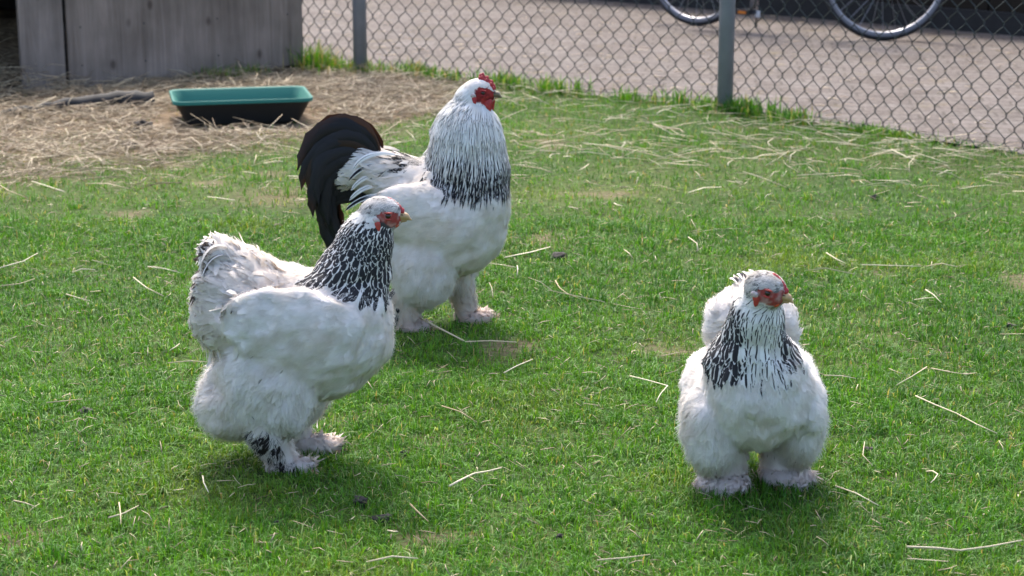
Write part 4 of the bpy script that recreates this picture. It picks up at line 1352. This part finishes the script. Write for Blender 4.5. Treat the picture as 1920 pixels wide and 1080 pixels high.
        sdf_part('cheek', [El('x', hp(-0.004, s * (ys(-0.004, -0.0185, s) + 0.001), -0.0185), np.array([0.0050, 0.0035, 0.0105]) * hs, k=0.003, M=HM), El('x', hp(-0.006, s * (ys(-0.006, -0.013, s) + 0.0005), -0.013), np.array([0.0055, 0.003, 0.006]) * hs, k=0.003, M=HM)], 0.0012, M_RED if rooster else M_REDH, root)
        if rooster:
            w = [El('x', hp(0.022, s * 0.011, -0.022), np.array([0.012, 0.0055, 0.011]) * hs, k=0.005, M=HM), El('x', hp(0.020, s * 0.0125, -0.036), np.array([0.012, 0.0055, 0.015]) * hs, k=0.006, M=HM)]
        else:
            w = [El('x', hp(0.022, s * 0.0075, -0.018), np.array([0.0095, 0.0038, 0.0065]) * hs, k=0.004, M=HM), El('x', hp(0.016, s * 0.008, -0.0215), np.array([0.007, 0.0035, 0.006]) * hs, k=0.004, M=HM)]
        sdf_part('wattle', w, 0.0013, M_RED if rooster else M_ORANGE, root)
    for (tx, ty, th) in head['toes']:
        for ang, ln in ((-0.5, 0.034), (0.0, 0.042), (0.5, 0.034)):
            dx_, dy_ = math.cos(th + ang), math.sin(th + ang)
            a0 = np.array([tx, ty, 0.012]); a1 = a0 + np.array([dx_, dy_, -0.15]) * ln; a2 = a1 + np.array([dx_, dy_, -0.25]) * 0.011
            toe = sdf_part('toe', [Co('x', a0, a1, 0.0075, 0.0052, k=0.004)], 0.002, M_TOE, root)
            sdf_part('claw', [Co('x', a1, a2, 0.0034, 0.001, k=0.002)], 0.001, M_BEAK, toe)
    return root, fld

def plain_col(extra=None, grey_head=True):
    def fn(tg, P):
        n = len(P)
        c = np.tile(WHITE, (n, 1)) * RNG.uniform(0.93, 1.03, (n, 1))
        low = sstep(P[:, 2], 0.10, 0.0)[:, None]
        stain = np.clip(vnoise(P * 14, 77), 0, 1)[:, None]
        c = c * (1 - low * np.array([0.09, 0.16, 0.19])) * (1 - 0.35 * stain * np.array([0.10, 0.2, 0.35]))
        if tg == 'head' and grey_head:
            c = c * 0.72 * (1 - 0.6 * sstep(vnoise(P * 260, 15), 0.05, 0.5))[:, None]
        dk = np.zeros(n)
        if extra is not None: dk, c = extra(tg, P, dk, c)
        return dk, c
    return fn

BACK = (-1, 0, -0.35); DOWN = (-0.25, 0, -1)
HEN_FEATS = [  # tag, spacing, length, half width, lift, direction jitter, hug, profile
    ('body', 0.0100, 0.034, 0.0090, 0.0018, 0.16, 1.0, 'round'),
    ('wing', 0.0105, 0.042, 0.0095, 0.0018, 0.10, 1.0, 'round'),
    ('cushion', 0.0095, 0.048, 0.0062, 0.0085, 0.45, 0.75, 'round'),
    ('fluff', 0.0095, 0.032, 0.0070, 0.0040, 0.40, 0.9, 'round'),
    ('leg', 0.0085, 0.030, 0.0055, 0.0060, 0.30, 0.9, 'round'),
    ('foot', 0.0065, 0.038, 0.0030, 0.0090, 0.55, 0.5, 'point'),
    ('head', 0.0045, 0.011, 0.0030, 0.0010, 0.12, 1.0, 'round'),
    ('hackle', 0.0090, 0.024, 0.0050, 0.0010, 0.10, 1.0, 'round')]

# ------------------------------------------------------------------ walking hen (left)
HW = rot_y(R(10))
hen_prims = [
    El('body', (0.015, 0, 0.255), (0.145, 0.122, 0.105), (-1, 0, -0.4), 0.03),
    El('body', (0.080, 0, 0.280), (0.083, 0.098, 0.102), (-0.8, 0, -0.7), 0.03),
    El('body', (0.028, 0, 0.212), (0.085, 0.098, 0.075), (-1, 0, -0.5), 0.03),
    El('fluff', (-0.062, 0, 0.190), (0.098, 0.118, 0.105), (-0.6, 0, -0.8), 0.03),
    Co('hackle', (0.096, 0, 0.365), (0.122, 0, 0.430), 0.066, 0.046, (-0.35, 0, -1), 0.022),
    Co('hackle', (0.122, 0, 0.430), (0.145, 0, 0.474), 0.043, 0.027, (-0.30, 0, -1), 0.020),
    El('cushion', (-0.112, 0, 0.312), (0.080, 0.084, 0.080), (-0.9, 0, 0.1), 0.018),
    Co('cushion', (-0.108, 0, 0.342), (-0.025, 0, 0.312), 0.062, 0.055, (-1, 0, 0.15), 0.02),
    El('cushion', (-0.125, 0, 0.285), (0.068, 0.080, 0.065), (-0.7, 0, -0.6), 0.02),
    El('cushion', (-0.147, 0, 0.400), (0.031, 0.030, 0.031), (-0.8, 0, 0.6), 0.014),
    El('fluff', (-0.128, 0.0, 0.122), (0.066, 0.088, 0.066), (-0.5, 0, -1), 0.035),
    El('wing', (-0.005, -0.098, 0.293), (0.128, 0.030, 0.066), (-1, 0, -0.25), 0.014, HW),
    El('wing', (-0.005, 0.098, 0.293), (0.128, 0.030, 0.066), (-1, 0, -0.25), 0.014, HW),
    El('fluff', (-0.036, -0.078, 0.155), (0.064, 0.046, 0.072), DOWN, 0.020),
    El('fluff', (-0.006, 0.066, 0.125), (0.052, 0.045, 0.058), DOWN, 0.018),
    Co('leg', (-0.064, -0.072, 0.088), (-0.034, -0.060, 0.026), 0.033, 0.022, (-0.15, 0, -1), 0.012),
    Co('leg', (-0.030, 0.060, 0.095), (-0.016, 0.057, 0.028), 0.030, 0.019, (-0.1, 0, -1), 0.016),
    El('foot', (-0.022, -0.058, 0.014), (0.040, 0.028, 0.013), (0.8, 0, -0.4), 0.012),
    El('foot', (0.012, 0.057, 0.018), (0.044, 0.028, 0.015), (0.9, 0, -0.35), 0.012),
]
def hen_extra(tg, P, dk, c):
    if tg in ('leg', 'foot', 'down'):
        # black feathers running down the back of the near shank
        near = (P[:, 1] < 0)
        line = np.abs((P[:, 0] + 0.074) - (0.105 - P[:, 2]) * 0.50)
        m = near & (vnoise(P * 85, 23) > -0.15) & (line < 0.020) & (P[:, 2] < 0.10) & (P[:, 1] < -0.055)
        c[m] = np.array([0.045, 0.038, 0.036])
        if tg == 'foot': c[near & (P[:, 0] < -0.03)] = np.array([0.12, 0.10, 0.09])
    if tg in ('cushion', 'down'):
        m = (P[:, 0] < -0.146) & (P[:, 2] > 0.362) & (P[:, 2] < 0.412) & (vnoise(P * 70, 19) > -0.25)
        c[m] = np.array([0.115, 0.092, 0.082])
    if tg == 'cushion':
        c *= np.array([0.98, 0.965, 0.945])
    return dk, c
hen_hackle = dict(calm=0.36, edge=(0.74, 0.72, 0.70), sp=0.0108, L=0.042, W=0.0086, lift=0.0026, jit=0.05, dark_under=(0.05, 0.048, 0.05),
    mask=lambda P: P[:, 2] > 0.350 - 0.10 * (P[:, 0] - 0.09) + 0.25 * np.clip(0.07 - P[:, 0], 0, 1),
    dark=lambda P: ((0.25 + 0.75 * vnoise(P * 330, 5) ** 2 * 2.2 + 1.3 * sstep(P[:, 2], 0.500, 0.440)) > 0.95) * (0.80 + 0.2 * sstep(P[:, 2], 0.475, 0.43)),
    size=lambda P: np.interp(P[:, 2], [0.33, 0.40, 0.44, 0.48], [1.0, 0.85, 0.5, 0.3]))
hen1, f1 = build_bird('walking_hen', 'white hen with black laced neck striding right in side view', (-0.390, 3.399, -0.005), R(0), hen_prims,
    dict(c=(0.154, 0, 0.481), yaw=R(-4), pitch=R(-2), s=1.0, toes=[(-0.005, -0.058, 0.0), (0.030, 0.057, 0.0)]), HEN_FEATS, hen_hackle, plain_col(hen_extra), 101)
for i, (yy, a, dkc) in enumerate(((0.0, 0, (0.10, 0.085, 0.08)), (-0.018, 0.1, (0.60, 0.58, 0.56)), (0.018, 0.1, (0.55, 0.53, 0.5)), (-0.028, -0.2, (0.13, 0.11, 0.10)), (0.028, -0.2, (0.12, 0.10, 0.1)), (-0.024, 0.35, (0.70, 0.68, 0.66)), (0.012, 0.4, (0.72, 0.7, 0.68)), (-0.010, -0.35, (0.16, 0.13, 0.12)))):
    z0 = 0.395 + 0.022 * a
    arc_feather('tail_feather', [(-0.112, yy * 0.5, z0 - 0.008), (-0.130, yy, z0 + 0.034), (-0.165, yy * 1.4, z0 + 0.040 + 0.02 * a), (-0.182, yy * 1.5, z0 - 0.022 - 0.015 * (a < 0))], 0.012, M_PLUME if dkc[0] > 0.3 else M_HACK_H, hen1, up=(-0.5, 0, 0.8), fcol=(0.74, 0.70, 0.67), dark=0.0 if dkc[0] > 0.3 else 0.95, tip=0.3)

# ------------------------------------------------------------------ hen facing the camera (right)
H2W = rot_y(R(8))
hen2_prims = [
    El('body', (-0.010, 0, 0.200), (0.150, 0.092, 0.090), (-1, 0, -0.4), 0.03),
    El('body', (0.062, -0.006, 0.205), (0.080, 0.090, 0.098), (-0.3, 0, -1), 0.03),
    El('body', (0.030, 0, 0.165), (0.080, 0.095, 0.075), (-0.2, 0, -1), 0.03),
    El('fluff', (-0.075, 0, 0.155), (0.090, 0.102, 0.085), (-0.4, 0, -1), 0.03),
    Co('hackle', (0.066, -0.020, 0.262), (0.100, -0.014, 0.345), 0.070, 0.042, (0.05, 0, -1), 0.022),
    Co('hackle', (0.100, -0.014, 0.345), (0.122, -0.008, 0.392), 0.039, 0.025, (-0.05, 0, -1), 0.020),
    El('cushion', (-0.118, 0.006, 0.262), (0.078, 0.080, 0.076), (-0.8, 0, 0.3), 0.018),
    El('cushion', (-0.140, 0.008, 0.318), (0.032, 0.028, 0.034), (-0.7, 0, 0.7), 0.016),
    El('wing', (-0.025, -0.088, 0.165), (0.120, 0.036, 0.058), (-0.7, 0, -0.5), 0.018, H2W),
    El('wing', (-0.025, 0.090, 0.165), (0.120, 0.036, 0.058), (-0.7, 0, -0.5), 0.018, H2W),
    El('fluff', (0.034, -0.076, 0.125), (0.070, 0.050, 0.085), (0, -0.1, -1), 0.012),
    El('fluff', (0.005, 0.078, 0.130), (0.072, 0.048, 0.085), (0, 0.1, -1), 0.012),
    Co('leg', (0.008, -0.058, 0.085), (0.014, -0.054, 0.025), 0.042, 0.034, (0, -0.2, -1), 0.014),
    Co('leg', (-0.020, 0.060, 0.085), (-0.022, 0.058, 0.025), 0.040, 0.034, (0, 0.2, -1), 0.014),
    El('foot', (0.030, -0.056, 0.018), (0.042, 0.046, 0.016), (0.9, -0.5, -0.45), 0.012),
    El('foot', (-0.008, 0.064, 0.018), (0.040, 0.046, 0.016), (0.8, 0.5, -0.45), 0.012),
]
def az_front(P):
    return np.arctan2(np.abs(P[:, 1] + 0.004), P[:, 0] - 0.070)
hen2_hackle = dict(calm=0.29, edge=(0.76, 0.74, 0.72), sp=0.0112, L=0.046, W=0.0084, lift=0.0028, jit=0.05, dark_under=(0.06, 0.058, 0.06),
    mask=lambda P: P[:, 2] > 0.262,
    dark=lambda P: ((0.25 + 0.75 * vnoise(P * 330, 6) ** 2 * 2.2 + 1.3 * sstep(P[:, 2], 0.408, 0.345)) > 0.95) * (0.22 + 0.78 * sstep(az_front(P), 0.30, 0.75)),
    size=lambda P: np.interp(P[:, 2], [0.26, 0.32, 0.36, 0.41], [1.0, 0.95, 0.6, 0.35]))
def hen2_extra(tg, P, dk, c):
    if tg == 'foot': c *= np.array([0.98, 0.96, 0.97])
    return dk, c
hen2, f2 = build_bird('front_facing_hen', 'white hen with black striped neck standing face on, head turned right', (0.437, 3.272, -0.005), R(-90), hen2_prims,
    dict(c=(0.132, -0.003, 0.404), yaw=R(58), pitch=R(-10), s=1.0, toes=[(0.046, -0.054, -0.1), (0.008, 0.056, 0.1)]), HEN_FEATS, hen2_hackle, plain_col(hen2_extra), 202)
for i, (yy, a, dkc) in enumerate(((0.0, 0, (0.09, 0.085, 0.09)), (-0.016, 0.1, (0.62, 0.6, 0.58)), (0.016, 0.1, (0.6, 0.58, 0.56)), (-0.026, -0.2, (0.10, 0.09, 0.09)), (0.026, -0.2, (0.11, 0.10, 0.1)))):
    z0 = 0.310 + 0.02 * a
    arc_feather('tail_feather', [(-0.115, yy * 0.5 + .010, z0), (-0.130, yy + .010, z0 + 0.050), (-0.150, yy * 1.3 + .010, z0 + 0.062 + 0.02 * a), (-0.168, yy * 1.5 + .010, z0 + 0.040)], 0.010, M_PLUME if dkc[0] > 0.7 else M_HACK_H, hen2, up=(-0.5, 0, 0.8), fcol=(0.78, 0.74, 0.71), dark=0.0 if dkc[0] > 0.7 else 0.95, tip=0.2)

# ------------------------------------------------------------------ rooster
RW = rot_y(R(14))
roo_prims = [
    El('body', (0.010, 0, 0.290), (0.140, 0.118, 0.105), (-1, 0, -0.3), 0.03),
    El('body', (0.092, 0, 0.300), (0.088, 0.105, 0.125), (-0.7, 0, -0.8), 0.03),
    El('body', (0.060, 0, 0.225), (0.090, 0.100, 0.090), (-0.8, 0, -0.6), 0.03),
    El('fluff', (-0.030, 0, 0.190), (0.095, 0.108, 0.100), (-0.6, 0, -0.8), 0.03),
    Co('saddle', (-0.020, 0, 0.330), (-0.130, 0, 0.368), 0.070, 0.058, (-1, 0, -0.15), 0.03),
    Co('hackle', (0.082, 0, 0.385), (0.080, 0, 0.465), 0.096, 0.079, (-0.08, 0, -1), 0.020),
    Co('hackle', (0.080, 0, 0.465), (0.086, 0, 0.545), 0.079, 0.033, (-0.10, 0, -1), 0.020),
    Co('tailbase', (-0.165, 0, 0.395), (-0.215, 0, 0.370), 0.050, 0.045, (-1, 0, 0), 0.015),
    El('wing', (-0.010, -0.098, 0.285), (0.125, 0.030, 0.072), (-1, 0, -0.25), 0.015, RW),
    El('wing', (-0.010, 0.098, 0.285), (0.125, 0.030, 0.072), (-1, 0, -0.25), 0.015, RW),
    El('fluff', (-0.012, -0.070, 0.155), (0.072, 0.058, 0.088), (-0.2, 0, -1), 0.024),
    El('fluff', (0.045, 0.065, 0.165), (0.060, 0.050, 0.070), (-0.2, 0, -1), 0.018),
    Co('leg', (-0.058, -0.055, 0.085), (-0.062, -0.050, 0.020), 0.034, 0.029, (-0.2, 0, -1), 0.014),
    Co('leg', (0.055, 0.050, 0.105), (0.068, 0.046, 0.022), 0.034, 0.020, (0.25, 0, -1), 0.014),
    El('foot', (-0.045, -0.050, 0.013), (0.040, 0.034, 0.012), (0.8, -0.2, -0.4), 0.012),
    El('foot', (0.092, 0.046, 0.014), (0.042, 0.030, 0.013), (0.9, 0, -0.3), 0.012),
]
ROO_FEATS = [
    ('body', 0.0105, 0.036, 0.0095, 0.0016, 0.14, 1.0, 'round'),
    ('wing', 0.0115, 0.046, 0.0100, 0.0016, 0.08, 1.0, 'round'),
    ('saddle', 0.0085, 0.075, 0.0050, 0.0036, 0.045, 0.95, 'point'),
    ('fluff', 0.0100, 0.033, 0.0075, 0.0036, 0.32, 0.95, 'round'),
    ('leg', 0.0085, 0.032, 0.0050, 0.0070, 0.30, 0.85, 'round'),
    ('foot', 0.0065, 0.036, 0.0030, 0.0080, 0.35, 0.6, 'point'),
    ('head', 0.0045, 0.012, 0.0030, 0.0010, 0.10, 1.0, 'round'),
    ('hackle', 0.0100, 0.030, 0.0055, 0.0008, 0.08, 1.0, 'round')]
def roo_extra(tg, P, dk, c):
    if tg == 'saddle':
        m = (P[:, 0] > -0.042) & (P[:, 0] < -0.020) & (P[:, 2] > 0.388)
        c[m] = np.array([0.03, 0.03, 0.032])
    if tg == 'saddle':
        m = (P[:, 0] < -0.110)
        dk[m] = 0.8 * (RNG.random(m.sum()) < 0.14)
    if tg == 'foot': c *= np.array([0.97, 0.93, 0.92])
    if tg == 'leg':
        c *= np.array([0.94, 0.88, 0.83])
        m = (P[:, 1] < 0) & (P[:, 0] < -0.075) & (P[:, 2] > 0.03)
        c[m] = np.array([0.03, 0.028, 0.028])
    return dk, c
roo_hackle = dict(calm=0.37, edge=(0.76, 0.75, 0.735), sp=0.0092, L=0.085, W=0.0060, lift=0.0042, jit=0.04, dark_under=None,
    mask=lambda P: P[:, 2] > 0.392 + 0.03 * np.clip((0.06 - P[:, 0]) / 0.08, 0, 1),
    dark=lambda P: 0.22 + 0.76 * sstep(P[:, 2], 0.500, 0.415),
    size=lambda P: np.interp(P[:, 2], [0.38, 0.46, 0.52, 0.57], [0.95, 1.0, 0.8, 0.35]))
roo, f3 = build_bird('rooster', 'large white rooster with black tail, striped neck and red comb', (-0.184, 4.382, -0.005), R(-7), roo_prims,
    dict(c=(0.112, 0, 0.567), yaw=R(-8), pitch=R(-3), s=0.98, toes=[(-0.025, -0.050, 0.0), (0.108, 0.046, 0.0)]), ROO_FEATS, roo_hackle, plain_col(roo_extra, False), 303, True, 0.0055)
BLK = np.array([0.010, 0.0095, 0.011])
rr = random.Random(5)
nT = 27
for side in (-1, 1):
    for i in range(nT):
        a = 1.28 * i / (nT - 1)                 # 0 top sickle .. 1.28 lowest covert
        lay = rr.uniform(-0.006, 0.006)
        y0, y1, y2 = side * 0.020, side * (0.034 + 0.016 * math.sin(math.pi * min(a, 1))), side * (0.026 + 0.030 * math.sin(math.pi * min(a, 1)) + 0.004 * (i % 3))
        A = np.array([-0.125, 0.425]) * (1 - a) + np.array([-0.150, 0.330]) * a
        B = np.array([-0.155, 0.520]) * (1 - a) + np.array([-0.235, 0.385]) * a
        Cc = np.array([-0.285, 0.535]) * (1 - a) + np.array([-0.285, 0.310]) * a
        D = np.array([-0.312, 0.385]) * (1 - a) + np.array([-0.222, 0.200]) * a
        j = lambda s: rr.uniform(-s, s) * 1.5
        ctrl = [(A[0], y0, A[1]), (B[0] + j(.01), y1, B[1] + j(.008)), (Cc[0] + j(.01), y2, Cc[1] + j(.01)), (D[0] + j(.012), y2 * 1.05 + lay, D[1] + j(.012))]
        c_ = BLK * rr.uniform(0.8, 1.5)
        if i in (0, 6): c_ = np.array([0.030, 0.016, 0.010])
        arc_feather('tail_feather', ctrl, 0.0165 + 0.004 * math.sin(math.pi * min(a, 1)), M_TAIL, roo, up=(0, side, 0.10), fcol=tuple(c_), camber=0.16, tip=0.12, fray=0.35)
for i in range(10):                             # inner main tail feathers, upright fan
    a = i / 9
    yy = (i % 3 - 1) * 0.012
    ctrl = [(-0.14, yy, 0.39 - 0.05 * a), (-0.18, yy, 0.455 - 0.08 * a), (-0.235, yy * 1.3, 0.470 - 0.12 * a), (-0.288 + 0.03 * a, yy * 1.5, 0.420 - 0.15 * a)]
    arc_feather('tail_feather', ctrl, 0.024, M_TAIL, roo, up=(0, 1 if i % 2 else -1, 0.05), fcol=tuple(BLK * rr.uniform(0.8, 1.8)), camber=0.1)
for i in range(7):                              # white and black laced coverts hanging over the tail root
    for side in (-1, 1):
        z0 = 0.420 - 0.024 * i
        ctrl = [(-0.085, side * (0.03 + 0.004 * i), z0), (-0.125, side * (0.048 + 0.004 * i), z0 + 0.012), (-0.165, side * (0.056 + 0.003 * i), z0 + 0.002), (-0.192 + rr.uniform(-.015, .02), side * (0.062), z0 - 0.035)]
        arc_feather('tail_covert', ctrl, 0.0058, M_HACK_R, roo, up=(0, side, 0.5), fcol=(0.74, 0.73, 0.72), dark=(0.9 if i % 3 == 1 else 0.15), tip=0.06)
